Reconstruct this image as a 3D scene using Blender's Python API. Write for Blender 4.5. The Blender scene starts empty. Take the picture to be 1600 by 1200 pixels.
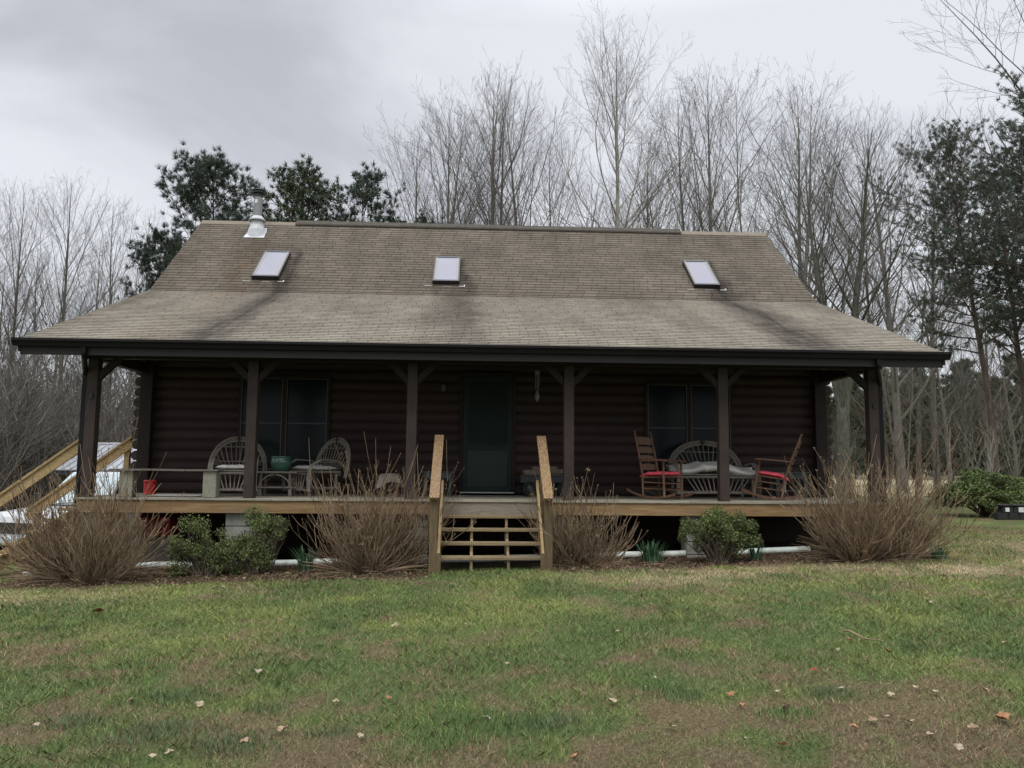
import bpy, math, random
import numpy as np
from mathutils import Vector, Matrix

R = math.radians
scene = bpy.context.scene
col = scene.collection
rng = random.Random(7)
nrg = np.random.default_rng(11)

# ------------------------------------------------------------------ camera
F, TH, PS, RO = 1258.1262, 0.1048, 0.0460, 0.0087
CAM = Vector((-0.2486, -12.5427, 0.4775))
fwd = Vector((math.sin(PS) * math.cos(TH), math.cos(PS) * math.cos(TH), math.sin(TH)))
rt = Vector((math.cos(PS), -math.sin(PS), 0))
up = Vector((-math.sin(PS) * math.sin(TH), -math.cos(PS) * math.sin(TH), math.cos(TH)))
rt2 = rt * math.cos(RO) + up * math.sin(RO)
up2 = up * math.cos(RO) - rt * math.sin(RO)
cd = bpy.data.cameras.new('camera')
co = bpy.data.objects.new('camera', cd)
col.objects.link(co)
M4 = Matrix.Identity(4)
for r_ in range(3):
    M4[r_][0] = rt2[r_]; M4[r_][1] = up2[r_]; M4[r_][2] = -fwd[r_]; M4[r_][3] = CAM[r_]
co.matrix_world = M4
cd.sensor_width = 36
cd.lens = F / 1600 * 36
cd.clip_start = 0.05
cd.clip_end = 2000
scene.camera = co


def at(x, y, Y):
    """point of the plane y=Y (metres behind the porch posts) seen at a photo position"""
    a, b = x - 800, y - 600
    d = fwd * F + rt2 * a - up2 * b
    return CAM + d * ((Y - CAM.y) / d.y)


# ------------------------------------------------------------------ object helpers
def tag(o, label=None, cat=None, group=None, kind=None):
    if label: o['label'] = label
    if cat: o['category'] = cat
    if group: o['group'] = group
    if kind: o['kind'] = kind
    return o


def empty(name, loc, rz=0, label=None, cat=None, group=None):
    o = bpy.data.objects.new(name, None)
    o.empty_display_size = 0.2
    o.location = loc
    o.rotation_euler = (0, 0, rz)
    col.objects.link(o)
    return tag(o, label, cat, group)


def copy_tree(o, parent=None):
    c = o.copy()
    col.objects.link(c)
    c.parent = parent
    for ch in [k for k in bpy.data.objects if k.parent == o]:
        copy_tree(ch, c)
    return c


def mesh_np(name, verts, faces_list, mat=None, smooth=False, colors=None):
    """verts (N,3); faces_list: list of (M,k) int arrays"""
    me = bpy.data.meshes.new(name)
    verts = np.asarray(verts, dtype=np.float32)
    me.vertices.add(len(verts))
    me.vertices.foreach_set('co', verts.ravel())
    loops = np.concatenate([f.ravel() for f in faces_list]).astype(np.int32)
    tot = np.concatenate([np.full(len(f), f.shape[1]) for f in faces_list])
    start = np.concatenate([[0], np.cumsum(tot)[:-1]]).astype(np.int32)
    me.loops.add(len(loops))
    me.loops.foreach_set('vertex_index', loops)
    me.polygons.add(len(tot))
    me.polygons.foreach_set('loop_start', start)
    if smooth:
        me.polygons.foreach_set('use_smooth', np.ones(len(tot), dtype=bool))
    if colors is not None:
        ca = me.color_attributes.new('col', 'FLOAT_COLOR', 'POINT')
        c4 = np.ones((len(verts), 4), dtype=np.float32)
        c4[:, :3] = colors
        ca.data.foreach_set('color', c4.ravel())
    me.update(calc_edges=True)
    if mat: me.materials.append(mat)
    return me


def link(name, me, parent=None):
    o = bpy.data.objects.new(name, me)
    col.objects.link(o)
    o.parent = parent
    return o


def tubes_np(polys, sides=3):
    """polys: list of (points list, radii list). returns verts, [quads]"""
    by = {}
    for p, r in polys:
        by.setdefault(len(p), ([], []))
        by[len(p)][0].append(p); by[len(p)][1].append(r)
    V, Q, off = [], [], 0
    ang = np.arange(sides) * 2 * np.pi / sides
    ca, sa = np.cos(ang), np.sin(ang)
    for K, (P, Rr) in by.items():
        P = np.array(P, dtype=np.float64); Rr = np.array(Rr, dtype=np.float64)
        N = len(P)
        T = np.empty_like(P)
        T[:, 1:-1] = P[:, 2:] - P[:, :-2]
        T[:, 0] = P[:, 1] - P[:, 0]; T[:, -1] = P[:, -1] - P[:, -2]
        T /= np.linalg.norm(T, axis=2, keepdims=True) + 1e-9
        ref = np.where(np.abs(T[:, :1, 2:3]) > .8, np.array([1., 0, 0]), np.array([0, 0, 1.]))
        A = np.cross(T, np.broadcast_to(ref, T.shape)); A /= np.linalg.norm(A, axis=2, keepdims=True) + 1e-9
        B = np.cross(T, A)
        ring = P[:, :, None, :] + Rr[:, :, None, None] * (A[:, :, None, :] * ca[None, None, :, None] + B[:, :, None, :] * sa[None, None, :, None])
        V.append(ring.reshape(-1, 3))
        idx = off + np.arange(N * K * sides).reshape(N, K, sides)
        nx = np.roll(idx, -1, axis=2)
        q = np.stack([idx[:, :-1], nx[:, :-1], nx[:, 1:], idx[:, 1:]], axis=-1).reshape(-1, 4)
        Q.append(q)
        off += N * K * sides
    return np.concatenate(V), [np.concatenate(Q)]


class MB:
    """collects simple shapes into one mesh"""
    def __init__(s): s.v = []; s.f = []

    def add(s, vs, fs):
        o = len(s.v); s.v += [tuple(v) for v in vs]; s.f += [tuple(i + o for i in f) for f in fs]; return s

    def box(s, x0, x1, y0, y1, z0, z1):
        return s.add([(x0, y0, z0), (x1, y0, z0), (x1, y1, z0), (x0, y1, z0), (x0, y0, z1), (x1, y0, z1), (x1, y1, z1), (x0, y1, z1)],
                     [(0, 3, 2, 1), (4, 5, 6, 7), (0, 1, 5, 4), (1, 2, 6, 5), (2, 3, 7, 6), (3, 0, 4, 7)])

    def beam(s, a, b, w, h, side=None):
        """rectangular bar from a to b; w along side axis, h along the other"""
        a, b = Vector(a), Vector(b); t = (b - a).normalized()
        sd = Vector(side) if side else t.cross(Vector((0, 0, 1)))
        if sd.length < 1e-4: sd = Vector((1, 0, 0))
        sd = (sd - t * sd.dot(t)).normalized(); n = sd.cross(t).normalized()
        vs = []
        for p in (a, b):
            for i, j in ((-1, -1), (1, -1), (1, 1), (-1, 1)):
                vs.append(p + sd * (i * w / 2) + n * (j * h / 2))
        return s.add(vs, [(0, 1, 2, 3), (7, 6, 5, 4), (0, 4, 5, 1), (1, 5, 6, 2), (2, 6, 7, 3), (3, 7, 4, 0)])

    def tube(s, pts, rad, n=8, cap=True):
        if not hasattr(rad, '__len__'): rad = [rad] * len(pts)
        pts = [tuple(p) for p in pts]
        V, Q = tubes_np([(pts, list(rad))], n)
        fs = [tuple(int(i) for i in q) for q in Q[0]]
        if cap:
            fs.append(tuple(range(n))); fs.append(tuple(range((len(pts) - 1) * n, len(pts) * n))[::-1])
        return s.add(V.tolist(), fs)

    def lathe(s, prof, c, n=20, axis='z'):
        vs, fs = [], []
        for r, h in prof:
            for k in range(n):
                a = 2 * math.pi * k / n
                if axis == 'z': vs.append((c[0] + r * math.cos(a), c[1] + r * math.sin(a), c[2] + h))
                elif axis == 'y': vs.append((c[0] + r * math.cos(a), c[1] + h, c[2] + r * math.sin(a)))
                else: vs.append((c[0] + h, c[1] + r * math.cos(a), c[2] + r * math.sin(a)))
        for i in range(len(prof) - 1):
            for k in range(n):
                k2 = (k + 1) % n
                fs.append((i * n + k, i * n + k2, (i + 1) * n + k2, (i + 1) * n + k))
        return s.add(vs, fs)

    def prism(s, poly, d0, d1, axis='y'):
        """poly in 2d, extruded along axis"""
        def P(u, v, d):
            return {'y': (u, d, v), 'x': (d, u, v), 'z': (u, v, d)}[axis]
        n = len(poly)
        vs = [P(u, v, d0) for u, v in poly] + [P(u, v, d1) for u, v in poly]
        fs = [tuple(range(n))[::-1], tuple(range(n, 2 * n))] + [(i, (i + 1) % n, n + (i + 1) % n, n + i) for i in range(n)]
        return s.add(vs, fs)

    def build(s, name, mat, parent=None, world=True, bevel=0, smooth=False):
        me = bpy.data.meshes.new(name)
        off = Vector(parent.matrix_basis.translation) if (parent and world) else Vector((0, 0, 0))
        if parent and world and parent.parent: off = off + parent.parent.matrix_basis.translation
        me.from_pydata([(v[0] - off.x, v[1] - off.y, v[2] - off.z) for v in s.v], [], s.f)
        if smooth: me.polygons.foreach_set('use_smooth', [True] * len(me.polygons))
        me.update()
        me.materials.append(mat)
        o = link(name, me, parent)
        if bevel:
            m = o.modifiers.new('bevel', 'BEVEL'); m.width = bevel; m.segments = 2; m.limit_method = 'ANGLE'
            m.angle_limit = R(40)
        return o


# ------------------------------------------------------------------ materials
def newmat(name):
    m = bpy.data.materials.new(name); m.use_nodes = True
    nt = m.node_tree
    return m, nt, nt.nodes['Principled BSDF']


def N(nt, typ, **kw):
    n = nt.nodes.new(typ)
    for k, v in kw.items():
        if k in n.inputs: n.inputs[k].default_value = v
        else: setattr(n, k, v)
    return n


def L(nt, a, b): nt.links.new(a, b)


def plain(name, c, rough=.7, metal=0, spec=.5):
    m, nt, b = newmat(name)
    b.inputs['Base Color'].default_value = (*c, 1)
    b.inputs['Roughness'].default_value = rough
    b.inputs['Metallic'].default_value = metal
    b.inputs['Specular IOR Level'].default_value = spec
    return m


def noisy(name, c1, c2, scale=5, stretch=(1, 1, 1), rough=.8, bump=.3, bdist=.01, metal=0, lo=.3, hi=.7, detail=6, spec=.4,
          c3=None, scale3=1.0, coord='Object', fine=0, island=0):
    m, nt, b = newmat(name)
    tc = N(nt, 'ShaderNodeTexCoord')
    mp = N(nt, 'ShaderNodeMapping'); mp.inputs['Scale'].default_value = stretch
    L(nt, tc.outputs[coord], mp.inputs['Vector'])
    nz = N(nt, 'ShaderNodeTexNoise', Scale=scale, Detail=detail, Roughness=.6)
    L(nt, mp.outputs[0], nz.inputs['Vector'])
    mr = N(nt, 'ShaderNodeMapRange'); mr.inputs[1].default_value = lo; mr.inputs[2].default_value = hi
    L(nt, nz.outputs[0], mr.inputs[0])
    mx = N(nt, 'ShaderNodeMix', data_type='RGBA')
    mx.inputs[6].default_value = (*c1, 1); mx.inputs[7].default_value = (*c2, 1)
    L(nt, mr.outputs[0], mx.inputs[0])
    out = mx.outputs[2]
    if c3:
        n3 = N(nt, 'ShaderNodeTexNoise', Scale=scale3, Detail=4)
        L(nt, tc.outputs[coord], n3.inputs['Vector'])
        m3 = N(nt, 'ShaderNodeMapRange'); m3.inputs[1].default_value = .5; m3.inputs[2].default_value = .68
        L(nt, n3.outputs[0], m3.inputs[0])
        x3 = N(nt, 'ShaderNodeMix', data_type='RGBA'); x3.inputs[7].default_value = (*c3, 1)
        L(nt, m3.outputs[0], x3.inputs[0]); L(nt, out, x3.inputs[6]); out = x3.outputs[2]
    if island:
        g = N(nt, 'ShaderNodeNewGeometry')
        ma = N(nt, 'ShaderNodeMapRange'); ma.inputs[3].default_value = 1 - island; ma.inputs[4].default_value = 1 + island
        L(nt, g.outputs['Random Per Island'], ma.inputs[0])
        hv = N(nt, 'ShaderNodeHueSaturation'); L(nt, ma.outputs[0], hv.inputs['Value']); L(nt, out, hv.inputs['Color'])
        out = hv.outputs[0]
    L(nt, out, b.inputs['Base Color'])
    b.inputs['Roughness'].default_value = rough; b.inputs['Metallic'].default_value = metal
    b.inputs['Specular IOR Level'].default_value = spec
    if bump:
        bp = N(nt, 'ShaderNodeBump', Strength=bump, Distance=bdist)
        L(nt, nz.outputs[0], bp.inputs['Height']); L(nt, bp.outputs[0], b.inputs['Normal'])
    return m


def wood(name, c1, c2, axis='x', scale=3, rough=.75, dark=None, bump=.25):
    """wood with long streaks along an axis and growth-ring figure"""
    st = {'x': (.25, 3.2, 3.2), 'y': (3.2, .25, 3.2), 'z': (3.2, 3.2, .25)}[axis]
    m, nt, b = newmat(name)
    tc = N(nt, 'ShaderNodeTexCoord')
    mp = N(nt, 'ShaderNodeMapping'); mp.inputs['Scale'].default_value = st
    L(nt, tc.outputs['Object'], mp.inputs['Vector'])
    nz = N(nt, 'ShaderNodeTexNoise', Scale=scale, Detail=3, Distortion=.4)
    L(nt, mp.outputs[0], nz.inputs['Vector'])
    ml = N(nt, 'ShaderNodeMath', operation='MULTIPLY'); ml.inputs[1].default_value = 9
    L(nt, nz.outputs[0], ml.inputs[0])
    fr = N(nt, 'ShaderNodeMath', operation='PINGPONG'); fr.inputs[1].default_value = .5
    L(nt, ml.outputs[0], fr.inputs[0])
    n2 = N(nt, 'ShaderNodeTexNoise', Scale=scale * 9, Detail=4)
    L(nt, mp.outputs[0], n2.inputs['Vector'])
    ad = N(nt, 'ShaderNodeMath', operation='ADD'); L(nt, fr.outputs[0], ad.inputs[0]); L(nt, n2.outputs[0], ad.inputs[1])
    mr = N(nt, 'ShaderNodeMapRange'); mr.inputs[1].default_value = .35; mr.inputs[2].default_value = 1.05
    L(nt, ad.outputs[0], mr.inputs[0])
    mx = N(nt, 'ShaderNodeMix', data_type='RGBA')
    mx.inputs[6].default_value = (*c1, 1); mx.inputs[7].default_value = (*c2, 1); L(nt, mr.outputs[0], mx.inputs[0])
    out = mx.outputs[2]
    if dark:
        n3 = N(nt, 'ShaderNodeTexNoise', Scale=2.3, Detail=5); L(nt, tc.outputs['Object'], n3.inputs['Vector'])
        m3 = N(nt, 'ShaderNodeMapRange'); m3.inputs[1].default_value = .5; m3.inputs[2].default_value = .75
        L(nt, n3.outputs[0], m3.inputs[0])
        x3 = N(nt, 'ShaderNodeMix', data_type='RGBA'); x3.inputs[7].default_value = (*dark, 1)
        L(nt, m3.outputs[0], x3.inputs[0]); L(nt, out, x3.inputs[6]); out = x3.outputs[2]
    g = N(nt, 'ShaderNodeNewGeometry')
    ma = N(nt, 'ShaderNodeMapRange'); ma.inputs[3].default_value = .85; ma.inputs[4].default_value = 1.12
    L(nt, g.outputs['Random Per Island'], ma.inputs[0])
    hv = N(nt, 'ShaderNodeHueSaturation'); L(nt, ma.outputs[0], hv.inputs['Value']); L(nt, out, hv.inputs['Color'])
    L(nt, hv.outputs[0], b.inputs['Base Color'])
    b.inputs['Roughness'].default_value = rough; b.inputs['Specular IOR Level'].default_value = .3
    bp = N(nt, 'ShaderNodeBump', Strength=bump, Distance=.004)
    L(nt, ad.outputs[0], bp.inputs['Height']); L(nt, bp.outputs[0], b.inputs['Normal'])
    return m


def attrmat(name, rough=.8, spec=.2, trans=0, noise=.25, nscale=300):
    m, nt, b = newmat(name)
    a = N(nt, 'ShaderNodeAttribute', attribute_name='col')
    out = a.outputs['Color']
    L(nt, out, b.inputs['Base Color'])
    b.inputs['Roughness'].default_value = rough; b.inputs['Specular IOR Level'].default_value = spec
    return m


MT = {}
MT['log'] = wood('stained_log', (.030, .021, .019), (.050, .028, .025), 'x', 4, .7, dark=(.032, .024, .022))
MT['logend'] = noisy('log_end', (.028, .018, .014), (.075, .055, .042), 14, rough=.85)
MT['post'] = wood('stained_post', (.040, .028, .024), (.058, .041, .035), 'z', 4, .75, dark=(.03, .022, .019))
MT['trim'] = wood('stained_trim', (.018, .013, .011), (.028, .020, .017), 'x', 4, .75)
MT['gutter'] = noisy('gutter_paint', (.0065, .006, .0068), (.010, .0095, .0105), 3, rough=.5, bump=.05, spec=.18)
MT['fascia'] = noisy('fascia_paint', (.014, .012, .0125), (.021, .018, .0185), 3, (.3, 1, 1), rough=.6, bump=.05)
MT['deck'] = wood('weathered_deck', (.25, .225, .17), (.36, .33, .26), 'x', 4, .85, dark=(.19, .17, .125))
MT['rim'] = wood('treated_pine_rim', (.33, .225, .11), (.21, .125, .055), 'x', 1.6, .8, dark=(.25, .17, .10))
MT['rimgrey'] = wood('grey_pine_rim', (.30, .26, .20), (.21, .18, .14), 'x', 2.2, .85)
MT['step'] = wood('weathered_step', (.30, .23, .13), (.20, .15, .085), 'x', 4, .85, dark=(.15, .12, .075))
MT['newel'] = wood('weathered_newel', (.20, .145, .075), (.10, .072, .038), 'z', 4, .85, dark=(.10, .08, .05))
MT['rail'] = wood('worn_rail', (.46, .31, .165), (.10, .058, .03), 'y', 4.5, .85, dark=(.25, .165, .10), bump=.6)
MT['newwood'] = wood('new_pine', (.46, .34, .18), (.33, .225, .105), 'x', 4, .75)
MT['willow'] = noisy('bent_willow', (.15, .13, .108), (.27, .24, .20), 40, (1, 1, .3), rough=.85, bump=.3, bdist=.003, island=.25)
MT['rocker'] = wood('rocker_maple', (.15, .082, .050), (.095, .048, .029), 'z', 5, .5)
MT['red'] = noisy('red_cushion', (.42, .035, .06), (.60, .07, .105), 8, rough=.9, bump=.4, bdist=.01)
MT['white_cloth'] = noisy('cream_cushion', (.58, .55, .50), (.74, .71, .66), 8, rough=.9, bump=.4, bdist=.01)
MT['beige_cloth'] = noisy('beige_cloth', (.22, .18, .155), (.34, .29, .25), 10, rough=.95, bump=.4, bdist=.01)
MT['tie'] = plain('white_tie', (.7, .68, .65), .8)
MT['block'] = noisy('grey_green_block', (.20, .20, .15), (.29, .28, .215), 30, rough=.95, bump=.4, bdist=.004, c3=(.17, .18, .13), scale3=6)
MT['pier'] = noisy('pier_concrete', (.22, .22, .19), (.31, .305, .265), 18, rough=.95, bump=.4, bdist=.004, c3=(.2, .2, .165), scale3=4)
MT['found'] = noisy('foundation', (.03, .024, .02), (.05, .035, .028), 8, rough=.95, bump=.4)
MT['pvc'] = noisy('pale_pipe', (.55, .63, .58), (.68, .73, .68), 3, rough=.45, bump=.05, c3=(.42, .42, .35), scale3=5)
MT['glass'] = plain('window_glass', (.006, .010, .012), .22, 0, .12)
MT['screen'] = noisy('screen_mesh', (.010, .018, .016), (.014, .024, .021), 4, rough=.6, bump=0, spec=.15)
MT['wtrim'] = plain('window_metal', (.055, .052, .048), .5)
MT['door'] = noisy('green_door', (.014, .023, .020), (.018, .029, .025), 3, rough=.55, bump=.05, spec=.2)
MT['doorpanel'] = noisy('green_panel', (.018, .030, .026), (.023, .038, .033), 3, rough=.45, bump=.02, spec=.25)
MT['alu'] = plain('sill_metal', (.42, .42, .40), .45, .5)
MT['galv'] = noisy('galvanised', (.50, .53, .54), (.62, .65, .66), 7, rough=.38, bump=.05, metal=.45)
MT['galvd'] = noisy('flue_grey', (.19, .2, .2), (.27, .28, .28), 7, rough=.5, bump=.05, metal=.3)
MT['whitemetal'] = noisy('white_flashing', (.42, .43, .45), (.55, .56, .57), 9, rough=.35, bump=.05)
MT['blackmetal'] = plain('black_cap', (.02, .02, .022), .5)
MT['skyframe'] = plain('skylight_frame', (.016, .015, .016), .4)
MT['skytrim'] = plain('skylight_trim', (.26, .235, .20), .6)
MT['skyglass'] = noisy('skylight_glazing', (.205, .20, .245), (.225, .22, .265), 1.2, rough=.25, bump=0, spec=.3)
MT['pot'] = noisy('green_glaze', (.035, .10, .07), (.05, .13, .095), 9, rough=.16, bump=.05, spec=.7)
MT['redcan'] = noisy('red_tin', (.42, .012, .015), (.55, .02, .02), 5, rough=.4, bump=.03)
MT['standpaint'] = noisy('grey_green_paint', (.05, .07, .065), (.08, .105, .095), 9, rough=.8, bump=.1)
MT['wagon'] = plain('dark_poly', (.022, .026, .026), .55)
MT['tyre'] = plain('tyre_rubber', (.012, .012, .012), .85)
MT['bark'] = noisy('fire_log_bark', (.11, .085, .06), (.24, .19, .14), 22, (1, 1, 1), rough=.95, bump=.8, bdist=.01)
MT['steelroof'] = noisy('galvanised_roofing', (.27, .28, .30), (.34, .35, .37), 2, rough=.5, bump=.02, metal=.1)
MT['shedwall'] = noisy('shed_board', (.07, .065, .055), (.12, .11, .09), 5, rough=.9)
MT['carpaint'] = plain('white_car_paint', (.52, .54, .55), .25, 0, .5)
MT['windscreen'] = plain('pale_windscreen', (.40, .48, .50), .08, 0, .6)
MT['headlamp'] = plain('headlamp_lens', (.45, .48, .5), .1)
MT['dark'] = plain('dark_plastic', (.015, .015, .016), .6)
MT['mulch'] = noisy('mulch', (.05, .03, .018), (.11, .07, .045), 25, rough=1, bump=1, bdist=.03, c3=(.15, .11, .075), scale3=9)
MT['leafdry'] = noisy('dry_leaf', (.09, .052, .032), (.22, .145, .095), 3, rough=.9, bump=0, island=.45)
MT['grass'] = attrmat('grass_blades')
MT['canes'] = noisy('dry_canes', (.115, .078, .047), (.28, .205, .13), 3, rough=.85, bump=0, island=.5, spec=.25)
MT['canehead'] = noisy('dry_flower_heads', (.26, .17, .09), (.42, .30, .17), 9, rough=.95, bump=0, island=.3)
MT['evleaf'] = noisy('evergreen_leaf', (.055, .078, .024), (.155, .185, .065), 6, rough=.55, bump=0, island=.5, spec=.25)
MT['evstem'] = plain('evergreen_stem', (.09, .07, .05), .9)
MT['daff'] = noisy('daffodil_leaf', (.045, .10, .055), (.075, .15, .07), 5, rough=.5, bump=0, island=.25)
MT['juniper'] = noisy('juniper_foliage', (.05, .08, .02), (.13, .165, .05), .9, rough=.8, bump=0, island=.35)
MT['barkA'] = noisy('grey_bark', (.085, .075, .062), (.19, .175, .15), 6, (1, 1, .35), rough=.95, bump=.6, bdist=.03)
MT['barkpale'] = noisy('pale_bark', (.19, .18, .155), (.34, .325, .28), 4, (1, 1, .4), rough=.9, bump=.3, bdist=.02, c3=(.17, .15, .12), scale3=1.5)
MT['barklichen'] = noisy('lichen_bark', (.045, .045, .035), (.14, .138, .105), 11, (1, 1, .3), rough=.95, bump=.6, bdist=.03)
MT['barkpine'] = noisy('pine_bark', (.06, .045, .035), (.13, .10, .08), 6, (1, 1, .35), rough=.95, bump=.6, bdist=.03)
MT['twig'] = noisy('bare_twigs', (.075, .069, .061), (.14, .13, .115), .6, rough=.9, bump=0, island=.2)
MT['twigbrown'] = noisy('brown_twigs', (.08, .07, .058), (.155, .138, .115), .6, rough=.9, bump=0, island=.25)
MT['needle'] = noisy('pine_needles', (.024, .040, .027), (.055, .080, .050), .7, rough=.6, bump=0, island=.3)
MT['needlelight'] = noisy('olive_needles', (.035, .052, .022), (.075, .10, .045), .7, rough=.7, bump=0, island=.3)
MT['needleblue'] = noisy('blue_green_needles', (.038, .058, .038), (.08, .108, .068), .7, rough=.7, bump=0, island=.3)


def shingle_mat():
    m, nt, b = newmat('asphalt_shingles')
    uv = N(nt, 'ShaderNodeUVMap')
    uv.uv_map = 'uv'
    nd = N(nt, 'ShaderNodeTexNoise', Scale=1.1, Detail=2)
    L(nt, uv.outputs[0], nd.inputs['Vector'])
    br = N(nt, 'ShaderNodeTexBrick', Scale=1.0)
    br.inputs['Brick Width'].default_value = .305; br.inputs['Row Height'].default_value = .127
    br.inputs['Mortar Size'].default_value = .0062; br.inputs['Mortar Smooth'].default_value = .3
    br.inputs['Color1'].default_value = (.182, .161, .128, 1); br.inputs['Color2'].default_value = (.238, .213, .170, 1)
    br.inputs['Mortar'].default_value = (.035, .028, .022, 1); br.offset = 0
    br.inputs['Bias'].default_value = 0
    uvt = N(nt, 'ShaderNodeUVMap'); uvt.uv_map = 'tabs'
    L(nt, uvt.outputs[0], br.inputs['Vector'])
    # weathering
    n1 = N(nt, 'ShaderNodeTexNoise', Scale=.8, Detail=5); L(nt, uv.outputs[0], n1.inputs['Vector'])
    r1 = N(nt, 'ShaderNodeMapRange'); r1.inputs[1].default_value = .3; r1.inputs[2].default_value = .7
    r1.inputs[3].default_value = .82; r1.inputs[4].default_value = 1.14; L(nt, n1.outputs[0], r1.inputs[0])
    n2 = N(nt, 'ShaderNodeTexNoise', Scale=120, Detail=2); L(nt, uv.outputs[0], n2.inputs['Vector'])
    r2 = N(nt, 'ShaderNodeMapRange'); r2.inputs[1].default_value = .3; r2.inputs[2].default_value = .7
    r2.inputs[3].default_value = .75; r2.inputs[4].default_value = 1.25; L(nt, n2.outputs[0], r2.inputs[0])
    mm = N(nt, 'ShaderNodeMath', operation='MULTIPLY'); L(nt, r1.outputs[0], mm.inputs[0]); L(nt, r2.outputs[0], mm.inputs[1])
    # down-slope runs of algae
    mps = N(nt, 'ShaderNodeMapping'); mps.inputs['Scale'].default_value = (2.2, .16, 1); L(nt, uv.outputs[0], mps.inputs['Vector'])
    n4 = N(nt, 'ShaderNodeTexNoise', Scale=1, Detail=4); L(nt, mps.outputs[0], n4.inputs['Vector'])
    r4 = N(nt, 'ShaderNodeMapRange'); r4.inputs[1].default_value = .35; r4.inputs[2].default_value = .7
    r4.inputs[3].default_value = 1.08; r4.inputs[4].default_value = .84; L(nt, n4.outputs[0], r4.inputs[0])
    mm2 = N(nt, 'ShaderNodeMath', operation='MULTIPLY'); L(nt, mm.outputs[0], mm2.inputs[0]); L(nt, r4.outputs[0], mm2.inputs[1])
    hv = N(nt, 'ShaderNodeHueSaturation'); L(nt, mm2.outputs[0], hv.inputs['Value']); L(nt, br.outputs['Color'], hv.inputs['Color'])
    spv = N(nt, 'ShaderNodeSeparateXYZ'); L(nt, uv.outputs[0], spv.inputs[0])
    # browner upper slope, also darkened: its weaker sky light is put into the colour
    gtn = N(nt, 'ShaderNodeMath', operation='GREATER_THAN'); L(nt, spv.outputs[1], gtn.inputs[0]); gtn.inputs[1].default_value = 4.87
    upper_dim = N(nt, 'ShaderNodeMix', data_type='RGBA', blend_type='MULTIPLY'); upper_dim.inputs[7].default_value = (.57, .54, .525, 1)
    L(nt, gtn.outputs[0], upper_dim.inputs[0]); L(nt, hv.outputs[0], upper_dim.inputs[6])
    cur = upper_dim.outputs[2]
    sp = N(nt, 'ShaderNodeSeparateXYZ')
    # wobble u by noise
    vm = N(nt, 'ShaderNodeVectorMath', operation='SUBTRACT'); vm.inputs[1].default_value = (.5, .5, .5)
    L(nt, nd.outputs['Color'], vm.inputs[0])
    vs = N(nt, 'ShaderNodeVectorMath', operation='SCALE'); vs.inputs['Scale'].default_value = .9; L(nt, vm.outputs[0], vs.inputs[0])
    va = N(nt, 'ShaderNodeVectorMath', operation='ADD'); L(nt, uv.outputs[0], va.inputs[0]); L(nt, vs.outputs[0], va.inputs[1])
    L(nt, va.outputs[0], sp.inputs[0])

    mst = N(nt, 'ShaderNodeMapping'); mst.inputs['Scale'].default_value = (7.5, .9, 1); L(nt, uv.outputs[0], mst.inputs['Vector'])
    nst = N(nt, 'ShaderNodeTexNoise', Scale=1, Detail=6, Roughness=.7); L(nt, mst.outputs[0], nst.inputs['Vector'])
    rst = N(nt, 'ShaderNodeMapRange'); rst.inputs[1].default_value = .32; rst.inputs[2].default_value = .62
    rst.inputs[3].default_value = .45; rst.inputs[4].default_value = 1.1; L(nt, nst.outputs[0], rst.inputs[0])

    def stain(cur, cx, w0, spread, drift, vtop, vend, colr, amt):
        # half width w0 at vtop growing down the slope
        sb = N(nt, 'ShaderNodeMath', operation='SUBTRACT'); sb.inputs[0].default_value = vtop; L(nt, sp.outputs[1], sb.inputs[1])
        cc = N(nt, 'ShaderNodeMath', operation='MULTIPLY_ADD'); L(nt, sb.outputs[0], cc.inputs[0]); cc.inputs[1].default_value = drift; cc.inputs[2].default_value = cx
        du = N(nt, 'ShaderNodeMath', operation='SUBTRACT'); L(nt, sp.outputs[0], du.inputs[0]); L(nt, cc.outputs[0], du.inputs[1])
        ab = N(nt, 'ShaderNodeMath', operation='ABSOLUTE'); L(nt, du.outputs[0], ab.inputs[0])
        ww = N(nt, 'ShaderNodeMath', operation='MULTIPLY_ADD'); L(nt, sb.outputs[0], ww.inputs[0]); ww.inputs[1].default_value = spread; ww.inputs[2].default_value = w0
        dv = N(nt, 'ShaderNodeMath', operation='DIVIDE'); L(nt, ab.outputs[0], dv.inputs[0]); L(nt, ww.outputs[0], dv.inputs[1])
        a1 = N(nt, 'ShaderNodeMapRange', interpolation_type='SMOOTHSTEP'); a1.inputs[1].default_value = 0; a1.inputs[2].default_value = 1.5
        a1.inputs[3].default_value = 1; a1.inputs[4].default_value = 0; L(nt, dv.outputs[0], a1.inputs[0])
        a2 = N(nt, 'ShaderNodeMapRange', interpolation_type='SMOOTHSTEP'); a2.inputs[1].default_value = vtop - .5; a2.inputs[2].default_value = vtop + .2
        a2.inputs[3].default_value = 1; a2.inputs[4].default_value = 0; L(nt, sp.outputs[1], a2.inputs[0])
        a3 = N(nt, 'ShaderNodeMapRange', interpolation_type='SMOOTHSTEP'); a3.inputs[1].default_value = vend; a3.inputs[2].default_value = vend + 1.6
        a3.inputs[3].default_value = .35; a3.inputs[4].default_value = 1; L(nt, sp.outputs[1], a3.inputs[0])
        q1 = N(nt, 'ShaderNodeMath', operation='MULTIPLY'); L(nt, a1.outputs[0], q1.inputs[0]); L(nt, a2.outputs[0], q1.inputs[1])
        q2 = N(nt, 'ShaderNodeMath', operation='MULTIPLY'); L(nt, q1.outputs[0], q2.inputs[0]); L(nt, a3.outputs[0], q2.inputs[1])
        q3 = N(nt, 'ShaderNodeMath', operation='MULTIPLY'); L(nt, q2.outputs[0], q3.inputs[0]); q3.inputs[1].default_value = amt
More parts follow.
